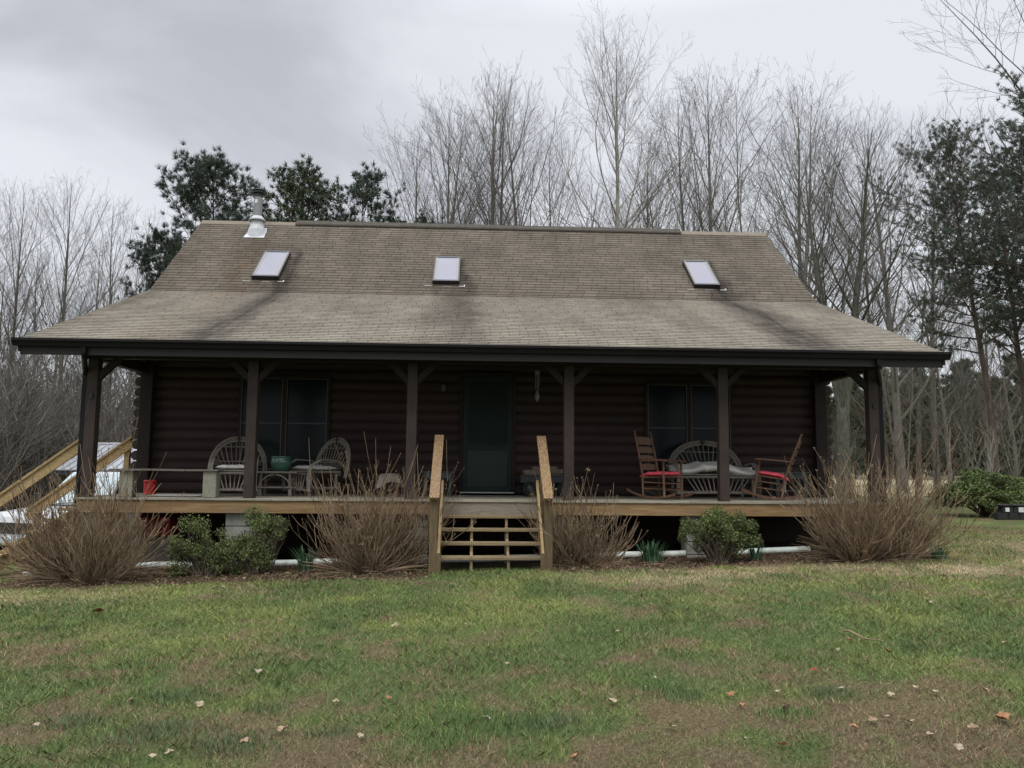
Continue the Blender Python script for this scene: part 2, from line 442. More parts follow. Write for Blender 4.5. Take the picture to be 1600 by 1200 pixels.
        q4 = N(nt, 'ShaderNodeMath', operation='MULTIPLY', use_clamp=True); L(nt, q3.outputs[0], q4.inputs[0]); L(nt, rst.outputs[0], q4.inputs[1])
        mx = N(nt, 'ShaderNodeMix', data_type='RGBA', blend_type='MULTIPLY'); mx.inputs[7].default_value = (*colr, 1)
        L(nt, q4.outputs[0], mx.inputs[0]); L(nt, cur, mx.inputs[6])
        return mx.outputs[2]
    cur = stain(cur, -5.35, .22, .05, .02, 7.6, 3.4, (.62, .48, .36), .7)
    cur = stain(cur, -4.30, .24, .05, -.0, 6.5, -.6, (.36, .34, .36), .8)
    cur = stain(cur, -.72, .35, .09, .05, 5.5, 1.2, (.42, .40, .40), .6)
    cur = stain(cur, -.50, .15, .03, .0, 6.8, 4.6, (.28, .26, .27), 1)
    cur = stain(cur, -4.36, .14, .02, .0, 7.0, 4.8, (.26, .24, .26), 1)
    cur = stain(cur, 5.12, .15, .03, .0, 7.0, 4.8, (.22, .20, .22), 1)
    for xs_ in (-4.70, -.90, 4.75): cur = stain(cur, xs_, .30, .0, .0, 5.45, 4.5, (.45, .43, .44), .55)
    cur = stain(cur, 5.10, .26, .055, .0, 6.5, -.6, (.34, .32, .33), .9)
    cur = stain(cur, -6.9, .25, .0, .0, 9.5, 0, (.62, .58, .54), .6)
    L(nt, cur, b.inputs['Base Color'])
    b.inputs['Roughness'].default_value = .95; b.inputs['Specular IOR Level'].default_value = .15
    bp = N(nt, 'ShaderNodeBump', Strength=.5, Distance=.004); L(nt, n2.outputs[0], bp.inputs['Height'])
    L(nt, bp.outputs[0], b.inputs['Normal'])
    return m


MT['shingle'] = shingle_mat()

# ------------------------------------------------------------------ world + sun
SUN_EL, SUN_AZ = R(58), R(200)
w = bpy.data.worlds.new('World'); scene.world = w; w.use_nodes = True
nt = w.node_tree
bg = nt.nodes['Background']
sky = N(nt, 'ShaderNodeTexSky', sky_type='NISHITA'); sky.sun_disc = False
sky.sun_elevation = SUN_EL; sky.sun_rotation = SUN_AZ
tc = N(nt, 'ShaderNodeTexCoord')
sx = N(nt, 'ShaderNodeSeparateXYZ'); L(nt, tc.outputs['Generated'], sx.inputs[0])
az = N(nt, 'ShaderNodeMath', operation='MAXIMUM'); L(nt, sx.outputs[2], az.inputs[0]); az.inputs[1].default_value = 0
az2 = N(nt, 'ShaderNodeMath', operation='ADD'); L(nt, az.outputs[0], az2.inputs[0]); az2.inputs[1].default_value = .42
dx = N(nt, 'ShaderNodeMath', operation='DIVIDE'); L(nt, sx.outputs[0], dx.inputs[0]); L(nt, az2.outputs[0], dx.inputs[1])
dy = N(nt, 'ShaderNodeMath', operation='DIVIDE'); L(nt, sx.outputs[1], dy.inputs[0]); L(nt, az2.outputs[0], dy.inputs[1])
cb = N(nt, 'ShaderNodeCombineXYZ'); L(nt, dx.outputs[0], cb.inputs[0]); L(nt, dy.outputs[0], cb.inputs[1])
nz = N(nt, 'ShaderNodeTexNoise', Scale=1.9, Detail=7, Roughness=.52, Distortion=.35)
mpw = N(nt, 'ShaderNodeMapping'); mpw.inputs['Location'].default_value = (3.1, .4, 0); mpw.inputs['Scale'].default_value = (.8, 1.3, 1)
L(nt, cb.outputs[0], mpw.inputs[0]); L(nt, mpw.outputs[0], nz.inputs['Vector'])
# one heavy bank of cloud up to the left, its shape broken by the noise
bk = N(nt, 'ShaderNodeVectorMath', operation='DISTANCE'); L(nt, cb.outputs[0], bk.inputs[0]); bk.inputs[1].default_value = (-.30, .86, 0)
bkr = N(nt, 'ShaderNodeMapRange', interpolation_type='SMOOTHSTEP'); bkr.inputs[1].default_value = .05; bkr.inputs[2].default_value = .6
bkr.inputs[3].default_value = -.17; bkr.inputs[4].default_value = .04; L(nt, bk.outputs['Value'], bkr.inputs[0])
sm = N(nt, 'ShaderNodeMath', operation='ADD'); L(nt, nz.outputs[0], sm.inputs[0]); L(nt, bkr.outputs[0], sm.inputs[1])
cr = N(nt, 'ShaderNodeValToRGB')
cr.color_ramp.interpolation = 'EASE'
cr.color_ramp.elements[0].position = .17; cr.color_ramp.elements[0].color = (.345, .358, .388, 1)
cr.color_ramp.elements[1].position = .54; cr.color_ramp.elements[1].color = (.55, .565, .597, 1)
L(nt, sm.outputs[0], cr.inputs[0])
# overcast sky is brighter towards the zenith
zr = N(nt, 'ShaderNodeMapRange'); zr.inputs[1].default_value = .5; zr.inputs[2].default_value = 1
zr.inputs[3].default_value = 10; zr.inputs[4].default_value = 38; L(nt, sx.outputs[2], zr.inputs[0])
sc = N(nt, 'ShaderNodeVectorMath', operation='SCALE'); L(nt, cr.outputs[0], sc.inputs[0]); L(nt, zr.outputs[0], sc.inputs['Scale'])
mx = N(nt, 'ShaderNodeMix', data_type='RGBA'); mx.inputs[0].default_value = .93
L(nt, sky.outputs[0], mx.inputs[6]); L(nt, sc.outputs[0], mx.inputs[7])
L(nt, mx.outputs[2], bg.inputs['Color']); bg.inputs['Strength'].default_value = .1

sd = bpy.data.lights.new('sun', 'SUN'); sd.energy = .8; sd.angle = R(25); sd.color = (1, .96, .9)
so = bpy.data.objects.new('sun', sd); col.objects.link(so)
sv = Vector((math.sin(SUN_AZ) * math.cos(SUN_EL), math.cos(SUN_AZ) * math.cos(SUN_EL), math.sin(SUN_EL)))
so.rotation_euler = sv.to_track_quat('Z', 'Y').to_euler()
scene.view_settings.view_transform = 'Standard'; scene.view_settings.look = 'None'
scene.view_settings.gamma = 1; scene.view_settings.exposure = .6

# ------------------------------------------------------------------ ground
_tab = nrg.random((8, 64, 64))


def vn(x, y, k=0):
    """smooth value noise"""
    x = np.asarray(x, float); y = np.asarray(y, float)
    xi = np.floor(x).astype(int); yi = np.floor(y).astype(int)
    fx = x - xi; fy = y - yi; fx = fx * fx * (3 - 2 * fx); fy = fy * fy * (3 - 2 * fy)
    T = _tab[k]
    a = T[xi % 64, yi % 64]; b = T[(xi + 1) % 64, yi % 64]; c = T[xi % 64, (yi + 1) % 64]; d = T[(xi + 1) % 64, (yi + 1) % 64]
    return (a * (1 - fx) + b * fx) * (1 - fy) + (c * (1 - fx) + d * fx) * fy


def fbm(x, y, k=0, o=4):
    s = 0; a = .5; t = 0
    for i in range(o):
        s = s + a * vn(np.asarray(x) * 2 ** i + 7.3 * i, np.asarray(y) * 2 ** i + 3.1 * i, (k + i) % 8); t += a; a *= .5
    return s / t


def gz(x, y):
    x = np.asarray(x, float); y = np.asarray(y, float)
    z = -.95 + .028 * np.clip(x, -7, 9)
    z = z - .11 * np.clip(-6.4 - x, 0, 4)
    z = z - .010 * np.clip(-1.5 - y, 0, 14)
    z = z + .0115 * np.clip(y - 14, 0, 90) * np.clip((x + 2) / 8, 0, 1)
    z = z + .03 * (vn(x * .6, y * .6, 2) - .5) + .02 * (vn(x * 2.2, y * 2.2, 3) - .5)
    return z


def gz1(x, y): return float(gz(x, y))


def lawn_col(x, y):
    """turf colour and dryness"""
    x = np.asarray(x, float); y = np.asarray(y, float)
    d = fbm(x * .55, y * .55, 1, 4)
    f = fbm(x * 2.1, y * 2.1, 4, 3)
    f2 = fbm(x * 5.5, y * 5.5, 2, 2)
    dry = (d - .47) * 1.9 + (f - .5) * 2.5 + (f2 - .5) * 2.2
    dry = dry + .55 * np.exp(-((x - 1.0) ** 2 / 6 + (y + 8.6) ** 2 / 1.8))          # worn brown patch in the foreground
    dry = dry + .35 * np.clip((-y - 5.5) / 3, 0, 1) * np.clip((x + 3.0) / 4, 0, 1)
    dry = dry - .35 * np.clip(-(x + .5) / 3, 0, 1) * np.clip((-y - 1) / 2, 0, 1) * np.clip((y + 8.2) / 1.5, 0, 1)
    tan = 1.25 * np.exp(-((y + 2.0) ** 2) / .55) * np.clip((x - .5) / 2, 0, 1) + .5 * np.exp(-((x - 8.5) ** 2 / 9 + (y - .5) ** 2 / 4)) \
        + .6 * np.exp(-((x + 6) ** 2 / 5 + (y + 2.2) ** 2 / .5))
    tan = tan * np.clip(-.35 + 2.4 * fbm(x * 1.3 + 9, y * 1.6, 5, 4), 0, 1.3)
    yel = np.clip((fbm(x * 1.3 + 3, y * 1.3 + 5, 6, 4) - .5) * 2.6 + .30 * np.clip((y + 6.5) / 3, 0, 1), 0, 1)
    return np.clip(dry + .07, 0, 1), np.clip(tan, 0, 1), yel


G1 = np.array([.122, .176, .060]); G2 = np.array([.29, .325, .10]); BR = np.array([.215, .145, .095]); TN = np.array([.58, .47, .29])


def turf(x, y):
    dry, tan, yel = lawn_col(x, y)
    c = G1 + (G2 - G1) * yel[:, None] * .6
    c = c + (BR - c) * (dry * .8)[:, None]
    c = c + (TN - c) * (tan * .8)[:, None]
    return c


def axis_steps(lo, hi, near0, near1, fine):
    a = list(np.arange(near0, near1, fine))
    s = fine; v = near1
    while v < hi: a.append(v); s *= 1.12; v += s
    a.append(hi)
    s = fine; v = near0 - fine; b = []
    while v > lo: b.append(v); s *= 1.12; v -= s
    b.append(lo)
    return np.array(b[::-1] + a)


gx = axis_steps(-600, 600, -11, 12, .16); gy = axis_steps(-80, 900, -13, 8, .14)
XX, YY = np.meshgrid(gx, gy)
ZZ = gz(XX, YY)
ny, nx = XX.shape
V = np.stack([XX, YY, ZZ], -1).reshape(-1, 3)
idx = np.arange(ny * nx).reshape(ny, nx)
Q = np.stack([idx[:-1, :-1], idx[:-1, 1:], idx[1:, 1:], idx[1:, :-1]], -1).reshape(-1, 4)
cc = turf(V[:, 0], V[:, 1]) * .62
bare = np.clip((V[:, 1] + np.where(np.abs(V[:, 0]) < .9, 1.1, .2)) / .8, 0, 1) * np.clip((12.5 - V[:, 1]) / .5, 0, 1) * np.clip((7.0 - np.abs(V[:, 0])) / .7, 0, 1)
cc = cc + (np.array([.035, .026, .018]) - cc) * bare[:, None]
bed = np.clip((V[:, 1] + 1.55 + .5 * (vn(V[:, 0] * 1.1, V[:, 1] * .2, 5) - .5) - .05 * V[:, 0]) / .35, 0, 1) * np.clip((.6 - V[:, 1]) / .4, 0, 1) * np.clip((6.9 - np.abs(V[:, 0])) / .5, 0, 1)
bed = bed * np.clip((np.abs(V[:, 0]) - .75) / .25, 0, 1)
cc = cc + (np.array([.075, .048, .032]) - cc) * (bed * .9)[:, None]
field = np.clip((V[:, 1] - 20) / 4, 0, 1) * np.clip((V[:, 0] - 3) / 4, 0, 1)
cc = cc + (np.array([.31, .265, .165]) - cc) * field[:, None]
wood_l = np.clip((V[:, 1] - 9) / 4, 0, 1) * np.clip((2 - V[:, 0]) / 4, 0, 1)
cc = cc + (np.array([.09, .07, .045]) - cc) * wood_l[:, None]
gm, gnt, gb = newmat('turf_ground')
ga = N(gnt, 'ShaderNodeAttribute', attribute_name='col')
gtc = N(gnt, 'ShaderNodeTexCoord')
gn = N(gnt, 'ShaderNodeTexNoise', Scale=38, Detail=6, Roughness=.7); L(gnt, gtc.outputs['Object'], gn.inputs['Vector'])
gr = N(gnt, 'ShaderNodeMapRange'); gr.inputs[1].default_value = .3; gr.inputs[2].default_value = .7; gr.inputs[3].default_value = .45; gr.inputs[4].default_value = 1.5
L(gnt, gn.outputs[0], gr.inputs[0])
gh = N(gnt, 'ShaderNodeHueSaturation'); L(gnt, gr.outputs[0], gh.inputs['Value']); L(gnt, ga.outputs['Color'], gh.inputs['Color'])
L(gnt, gh.outputs[0], gb.inputs['Base Color']); gb.inputs['Roughness'].default_value = 1; gb.inputs['Specular IOR Level'].default_value = .1
gbp = N(gnt, 'ShaderNodeBump', Strength=.9, Distance=.03); L(gnt, gn.outputs[0], gbp.inputs['Height']); L(gnt, gbp.outputs[0], gb.inputs['Normal'])
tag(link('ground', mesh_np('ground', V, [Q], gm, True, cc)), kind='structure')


# ------------------------------------------------------------------ grass (real blades)
def blades(x, y, h, wd, colr, lean=.5):
    n = len(x)
    a = nrg.random(n) * 2 * np.pi
    z = gz(x, y) - .004
    b = np.stack([x, y, z], -1)
    sd_ = np.stack([np.cos(a), np.sin(a), np.zeros(n)], -1) * (wd / 2)[:, None]
    a2 = nrg.random(n) * 2 * np.pi
    ln = (nrg.random(n) * lean * 2)[:, None] * h[:, None]
    tip = b + np.stack([np.cos(a2), np.sin(a2), np.zeros(n)], -1) * ln + np.stack([np.zeros(n), np.zeros(n), h], -1)
    mid = b + (tip - b) * .55 + np.array([0, 0, 1.]) * (h * .12)[:, None]
    V = np.stack([b - sd_, b + sd_, mid + sd_ * .7, tip, mid - sd_ * .7], 1).reshape(-1, 3)
    Fc = np.arange(n * 5).reshape(n, 5)
    C = np.repeat(colr, 5, axis=0)
    return V, Fc, C


n = 640000
th_ = PS + (nrg.random(n) - .5) * 1.75
rr = 3.2 + (nrg.random(n) ** 1.05) * 17.5
x = CAM.x + rr * np.sin(th_); y = CAM.y + rr * np.cos(th_)
dry, tan, yel = lawn_col(x, y)
keep = ~((y > -.35) & (np.abs(x) < 6.8))
bedk = (y + 1.55 + .5 * (vn(x * 1.1, y * .2, 5) - .5) - .05 * x > .12) & (np.abs(x) < 6.7) & ~(np.abs(x) < .8)
keep &= ~(bedk & (nrg.random(n) > .07))
keep &= ~((nrg.random(n) < dry * .15))
keep &= (y < 7.5) & ~((y > -1.0) & (np.abs(x) < .82))
x, y, rr, dry, tan, yel = x[keep], y[keep], rr[keep], dry[keep], tan[keep], yel[keep]
n = len(x)
c = turf(x, y)
u = nrg.random(n)
isdry = u < (.10 + .62 * np.maximum(dry, tan))
drc = BR * 1.2 + (TN - BR * 1.2) * np.clip((.12 + .75 * tan) * (.3 + 1.4 * nrg.random(n)), 0, 1)[:, None]
grc = G1 + (G2 - G1) * np.clip(yel * .7 + .5 * nrg.random(n) - .15, 0, 1)[:, None]
c = np.where(isdry[:, None], drc, grc) * (.60 + .8 * nrg.random(n))[:, None]
h = (.020 + .030 * nrg.random(n)) * (1 + .7 * (vn(x * 1.7, y * 1.7, 6) - .5)) * (1 - .35 * dry)
wd = (.0026 + .0022 * nrg.random(n)) * (rr / 6).clip(.7, 1.9)
V1, F1, C1 = blades(x, y, h, wd, c, .9)
# taller tufts of onion grass and clover
tufts = [(770, 1145, .17, 1), (690, 1175, .13, 1), (265, 1085, .20, 0), (215, 1150, .22, 0), (360, 1160, .18, 0), (1060, 1105, .12, 0), (415, 1110, .10, 0),
         (525, 1150, .09, 0), (1235, 1140, .12, 1), (930, 1010, .08, 0), (1290, 1110, .13, 0), (1200, 985, .07, 0), (1035, 1095, .12, 1), (120, 1125, .13, 0),
         (715, 1055, .08, 0), (850, 1145, .16, 0), (1430, 1045, .10, 0), (1590, 1060, .12, 0), (640, 1020, .10, 1), (80, 975, .12, 0), (525, 985, .10, 0), (1210, 925, .08, 0)]
tx, ty, tcx, thh = [], [], [], []
for px, py, rad, br_ in tufts:
    d = fwd * F + rt2 * (px - 800) - up2 * (py - 600)
    t = (-1.05 - CAM.z) / d.z
    P = CAM + d * t
    k = int(520 * (rad / .15) ** 2)
    g_ = nrg.normal(0, rad * .55, (k, 2)) + nrg.normal(0, rad * .35, (1, 2)) * (nrg.random((k, 1)) > .5)
    tx.append(P.x + g_[:, 0] * 1.5); ty.append(P.y + g_[:, 1])
    base = np.array([.13, .21, .07]) if br_ else np.array([.125, .175, .08])
    tcx.append(base * (.6 + .8 * nrg.random((k, 1)))); thh.append(.028 + .03 * nrg.random(k))
tx = np.concatenate(tx); ty = np.concatenate(ty); tcx = np.concatenate(tcx); thh = np.concatenate(thh)
V2, F2, C2 = blades(tx, ty, thh, np.full(len(tx), .0045), tcx, .45)
me = mesh_np('lawn_grass', np.concatenate([V1, V2]), [np.concatenate([F1, F2 + len(V1)])], MT['grass'], False, np.concatenate([C1, C2]))
tag(link('lawn_grass', me), 'short patchy green and straw coloured turf of the front lawn', 'grass', kind='stuff')

# leaf litter of the planting bed
n = 9000
x = nrg.uniform(-6.7, 6.8, n); y = nrg.uniform(-1.75, .5, n)
k_ = (y + 1.6 + .5 * (vn(x * 1.1, y * .2, 5) - .5) - .05 * x > nrg.normal(0, .12, n)) & (np.abs(x) > .85)
x, y = x[k_], y[k_]; n = len(x)
z = gz(x, y) + .012 + nrg.random(n) * .02
nr = nrg.normal(0, .5, (n, 3)) + np.array([0, 0, 1.2]); nr /= np.linalg.norm(nr, axis=1, keepdims=True)
t1 = np.cross(nr, nrg.normal(0, 1, (n, 3))); t1 /= np.linalg.norm(t1, axis=1, keepdims=True); t2 = np.cross(nr, t1)
s = nrg.uniform(.010, .028, n)[:, None]; P = np.stack([x, y, z], -1)
V = np.stack([P - t1 * s, P + t2 * s * .6 + nr * s * .2, P + t1 * s, P - t2 * s * .6 + nr * s * .15], 1).reshape(-1, 3)
tag(link('leaf_litter', mesh_np('leaf_litter', V, [np.arange(n * 4).reshape(n, 4)], MT['leafdry'])),
    'brown dead leaves and mulch in the bed along the porch', 'leaf litter', kind='stuff')

# ------------------------------------------------------------------ the cabin
PW = 2.137                    # wall plane
GY, GZ = -.6, 2.303           # roof edge
BY, BZ = 3.9495, 4.0413       # break of slope
RY, RZ = 6.8284, 6.3995       # ridge
XL, XR = -6.918, 6.963
WX0, WX1 = -6.13, 6.17        # house body
cab = empty('log_cabin', (0, PW, -.95), 0, 'long dark brown log cabin with full width front porch and shingled roof', 'cabin')


jit = []


def roof_plane(mb, y0, z0, y1, z1, v0, uv, sgn=1):
    """stepped shingle courses from eave to top; sgn -1 for the rear"""
    Ls = math.hypot(y1 - y0, z1 - z0); ux, uz = (y1 - y0) / Ls, (z1 - z0) / Ls
    nyv, nzv = (-uz, ux) if sgn > 0 else (uz, -ux)
    if nzv < 0: nyv, nzv = -nyv, -nzv
    ex = .127
    vcur = v0
    s0 = 0
    while s0 < Ls - 1e-4:
        s1 = min((math.floor((v0 + s0 + 1e-6) / ex) + 1) * ex - v0, Ls)
        lo, hi = .009, .001
        a = (y0 + ux * s0 + nyv * lo, z0 + uz * s0 + nzv * lo); b_ = (y0 + ux * s1 + nyv * hi, z0 + uz * s1 + nzv * hi)
        c_ = (y0 + ux * s0 + nyv * .0, z0 + uz * s0 + nzv * .0)
        o = len(mb.v)
        mb.v += [(XL, c_[0], c_[1]), (XR, c_[0], c_[1]), (XL, a[0], a[1]), (XR, a[0], a[1]), (XL, b_[0], b_[1]), (XR, b_[0], b_[1])]
        mb.f += [(o, o + 1, o + 3, o + 2), (o + 2, o + 3, o + 5, o + 4)]
        vv0, vv1 = v0 + s0 + .006, v0 + s1 - .001
        uv += [(XL, vv0), (XR, vv0), (XR, vv0), (XL, vv0), (XL, vv0), (XR, vv0), (XR, vv1), (XL, vv1)]
        jit.append(rng.uniform(0, .305))
        s0 = s1
    return v0 + Ls


def build_uv(mb, uv, name, mat, parent):
    o = mb.build(name, mat, parent)
    ul = o.data.uv_layers.new(name='uv')
    ul.data.foreach_set('uv', [c for p in uv for c in p])
    return o


mb, uv = MB(), []
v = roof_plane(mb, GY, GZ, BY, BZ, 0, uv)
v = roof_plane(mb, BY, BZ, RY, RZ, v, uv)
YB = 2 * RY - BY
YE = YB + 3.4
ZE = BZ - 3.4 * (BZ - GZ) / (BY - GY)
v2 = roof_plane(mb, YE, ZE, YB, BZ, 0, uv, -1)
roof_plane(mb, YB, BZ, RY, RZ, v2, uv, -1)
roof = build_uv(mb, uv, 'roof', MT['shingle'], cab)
tabs = roof.data.uv_layers.new(name='tabs')      # the cut-outs of each course are staggered by hand, never evenly
tabs.data.foreach_set('uv', [c for k, p in enumerate(uv) for c in (p[0] + jit[k // 8], p[1])])
# roof deck below the shingles: underside boards and rake boards
T = .16
dk = MB()
for (y0, z0, y1, z1) in ((GY + .01, GZ, BY, BZ), (BY, BZ, RY, RZ), (RY, RZ, YB, BZ), (YB, BZ, YE, ZE)):
    a = [(y0, z0 - .006), (y1, z1 - .006), (y1, z1 - .05), (y0, z0 - .05)]
    dk.prism(a, XL + .02, XR - .02, 'x')
dk.build('roof_deck', MT['trim'], roof)
for X0, X1 in ((XL + .0, XL + .035), (XR - .035, XR)):
    rk = MB()
    for (y0, z0, y1, z1) in ((GY, GZ, BY, BZ), (BY, BZ, RY, RZ), (RY, RZ, YB, BZ), (YB, BZ, YE, ZE)):
        rk.prism([(y0, z0 - .012), (y1, z1 - .012), (y1, z1 - .19), (y0, z0 - .19)], X0 + .003, X1 - .003, 'x')
    rk.build('rake_board', MT['fascia'], roof)
# rafters of the porch
rf = MB()
for i in range(21):
    X = -6.0 + i * .6
    rf.beam((X, -.5, GZ + .1 * .38 - .12), (X, PW, GZ + (PW + .6) * .382 - .13), .045, .13, (1, 0, 0))
rf.build('rafter', MT['trim'], roof)
# ridge cap + long ridge vent
rc = MB()
rc.prism([(RY - .15, RZ - .11), (RY, RZ + .016), (RY + .15, RZ - .11), (RY + .15, RZ - .125), (RY, RZ - .005), (RY - .15, RZ - .125)], XL, XR, 'x')
rc.build('ridge_cap', noisy('ridge_shingle', (.15, .125, .095), (.21, .175, .13), 8, rough=.95, bump=.3), roof)
rv = MB()
rv.prism([(RY - .17, RZ - .10), (RY - .16, RZ - .06), (RY, RZ + .065), (RY + .16, RZ - .06), (RY + .17, RZ - .10), (RY, RZ + .02)], -4.65, 4.8, 'x')
rv.build('ridge_vent', noisy('vent_shingle', (.04, .034, .027), (.08, .068, .052), 8, rough=.95, bump=.3), roof)

# fascia and gutter
fb = MB(); fb.box(XL + .03, XR - .03, GY + .012, GY + .045, GZ - .225, GZ - .012)
fb.build('fascia_board', MT['fascia'], cab, bevel=.003)
gt = MB()
prof = [(GY + .010, GZ - .005), (GY + .010, GZ - .112), (GY - .075, GZ - .112), (GY - .092, GZ - .06), (GY - .122, GZ - .035), (GY - .122, GZ + .002), (GY - .112, GZ + .002), (GY - .112, GZ - .03), (GY - .08, GZ - .055), (GY - .065, GZ - .1), (GY + .004, GZ - .1), (GY + .004, GZ - .005)]
gt.prism(prof, XL - .03, XR + .03, 'x')
gt.prism([(GY + .008, GZ - .11), (GY - .075, GZ - .11), (GY - .12, GZ - .034), (GY - .12, GZ - .001), (GY + .008, GZ - .006)], XL - .036, XL - .031, 'x')
gt.prism([(GY + .008, GZ - .11), (GY - .075, GZ - .11), (GY - .12, GZ - .034), (GY - .12, GZ - .001), (GY + .008, GZ - .006)], XR + .031, XR + .036, 'x')
gut = gt.build('gutter', MT['gutter'], cab)

# skylights, in the upper slope frame
aU = math.atan2(RZ - BZ, RY - BY)
uU = Vector((0, math.cos(aU), math.sin(aU))); nU = Vector((0, -math.sin(aU), math.cos(aU)))
for X, s0, s1 in ((-4.71, .56, 1.86), (-.90, .50, 1.74), (4.74, .56, 1.80)):
    wd_ = .285
    def PT(x, s, n): return Vector((x, BY, BZ)) + uU * s + nU * n
    def slab(mb, x0, x1, sa, sb, n0, n1):
        vs = [PT(x0, sa, n0), PT(x1, sa, n0), PT(x1, sb, n0), PT(x0, sb, n0), PT(x0, sa, n1), PT(x1, sa, n1), PT(x1, sb, n1), PT(x0, sb, n1)]
        mb.add(vs, [(0, 3, 2, 1), (4, 5, 6, 7), (0, 1, 5, 4), (1, 2, 6, 5), (2, 3, 7, 6), (3, 0, 4, 7)])
    fr = MB()
    slab(fr, X - wd_, X + wd_, s0, s0 + .055, -.02, .10); slab(fr, X - wd_, X + wd_, s1 - .055, s1, -.02, .10)
    slab(fr, X - wd_, X - wd_ + .03, s0 + .055, s1 - .055, -.02, .097); slab(fr, X + wd_ - .03, X + wd_, s0 + .055, s1 - .055, -.02, .097)
    sk = fr.build('skylight', MT['skyframe'], cab)
    tr = MB()
    slab(tr, X - wd_ + .03, X - wd_ + .065, s0 + .056, s1 - .056, .02, .094); slab(tr, X + wd_ - .065, X + wd_ - .03, s0 + .056, s1 - .056, .02, .094)
    tr.build('trim', MT['skytrim'], sk)
    pn = MB(); slab(pn, X - wd_ + .066, X + wd_ - .066, s0 + .056, s1 - .056, .02, .088)
    pn.build('pane', MT['skyglass'], sk)
    fl = MB(); f2 = MB(); f3 = MB()
    slab(fl, X - wd_ - .16, X - wd_ - .01, s0 - .10, s0 - .085, .009, .02); slab(f2, X + wd_ - .01, X + wd_ + .12, s0 - .10, s0 - .08, .009, .02)
    slab(f2, X + wd_ + .10, X + wd_ + .12, s0 - .08, s0 - .02, .009, .02); slab(f3, X - .06, X + .12, s0 - .10, s0 - .085, .009, .016)
    for q_ in (fl, f2, f3): q_.build('flashing', MT['alu'], sk)

# stove pipe
sp_ = Vector((-5.46, BY, BZ)) + uU * 3.05
sx0, sy0, sz0 = sp_.x, sp_.y, sp_.z
fp = MB()
q = [Vector((-5.70, BY, BZ)) + uU * 2.74 + nU * .014, Vector((-5.22, BY, BZ)) + uU * 2.74 + nU * .014, Vector((-5.27, BY, BZ)) + uU * 3.30 + nU * .014, Vector((-5.65, BY, BZ)) + uU * 3.30 + nU * .014]
fp.add([*q, *[p + nU * .008 for p in q]], [(0, 3, 2, 1), (4, 5, 6, 7), (0, 1, 5, 4), (1, 2, 6, 5), (2, 3, 7, 6), (3, 0, 4, 7)])
nseg = 20; vs = []; fs = []
for j, (rad, hgt) in enumerate(((.225, 0), (.195, .06), (.158, .17), (.125, .32))):
    for k in range(nseg):
        a = 2 * math.pi * k / nseg
        px, py = sx0 + rad * math.cos(a), sy0 + rad * math.sin(a)
        slope_z = sz0 + (py - sy0) * math.tan(aU) + .02
        vs.append((px, py, slope_z if j == 0 else max(slope_z, sz0 + hgt)))
for j in range(3):
    for k in range(nseg): fs.append((j * nseg + k, j * nseg + (k + 1) % nseg, (j + 1) * nseg + (k + 1) % nseg, (j + 1) * nseg + k))
fp.add(vs, fs)
pipe = fp.build('stove_pipe', MT['whitemetal'], cab)
pipe['label'] = 'white cone flashing with grey flue'
MB().lathe([(.10, .30), (.10, .90)], (sx0, sy0, sz0), 20).build('flue', MT['galvd'], pipe, smooth=True)
MB().lathe([(.125, .335), (.20, .285), (.205, .29), (.12, .395), (.102, .405)], (sx0, sy0, sz0), 22).build('storm_collar', MT['whitemetal'], pipe, smooth=True)
MB().lathe([(.10, .955), (.115, .965), (.115, 1.0), (.09, 1.01), (.09, 1.04), (.15, 1.045), (.155, 1.07), (.12, 1.09), (.12, 1.105), (.145, 1.11), (.145, 1.125), (.07, 1.16), (0.001, 1.165)], (sx0, sy0, sz0 - .085), 22).build('cap', MT['blackmetal'], pipe)
MB().box(sx0 - .045, sx0 + .01, sy0 - .108, sy0 - .101, sz0 + .70, sz0 + .79).build('label_plate', MT['tie'], pipe)

# ---- log walls (half-round courses), with openings left in them
CH = .187
WTOP = 3.1


def course_profile(z, n=7, bulge=.042):
    """points (offset, z) of one half round log"""
    out = []
    for i in range(n + 1):
        a = math.pi * (i / n)
        out.append((bulge * math.sin(a) ** .8 if 0 < i < n else 0, z + CH * (i / n)))
    return out


openings = [(-4.47, -2.86, .38, 2.11), (-.52, .50, 0, 2.18), (2.88, 4.49, .38, 2.09)]
wl = MB()
zc = -.187 * 2
while zc < WTOP:
    segs = [(WX0, WX1)]
    for a, b_, z0, z1 in openings:
        if zc + CH * .5 > z0 and zc + CH * .5 < z1:
            ns = []
            for s0, s1 in segs:
                if a > s0 and b_ < s1: ns += [(s0, a), (b_, s1)]
                else: ns.append((s0, s1))
            segs = ns
    pr = course_profile(zc)
    for s0, s1 in segs:
        x = s0
        o = len(wl.v)
        for X in (s0, s1):
            wl.v += [(X, PW - d, z) for d, z in pr]
            wl.v += [(X, PW + .08, zc + CH), (X, PW + .08, zc)]
        m_ = len(pr) + 2
        wl.f += [(o + i, o + m_ + i, o + m_ + (i + 1) % m_, o + (i + 1) % m_) for i in range(m_)]
        wl.f += [tuple(range(o, o + m_)), tuple(range(o + m_, o + 2 * m_))[::-1]]
    zc += CH
wl.build('log_wall', MT['log'], cab)


def zroof(Y, under=.06):
    Yf = Y if Y <= RY else 2 * RY - Y
    z = GZ + (Yf - GY) * (BZ - GZ) / (BY - GY) if Yf < BY else BZ + (Yf - BY) * (RZ - BZ) / (RY - BY)
    return z - under


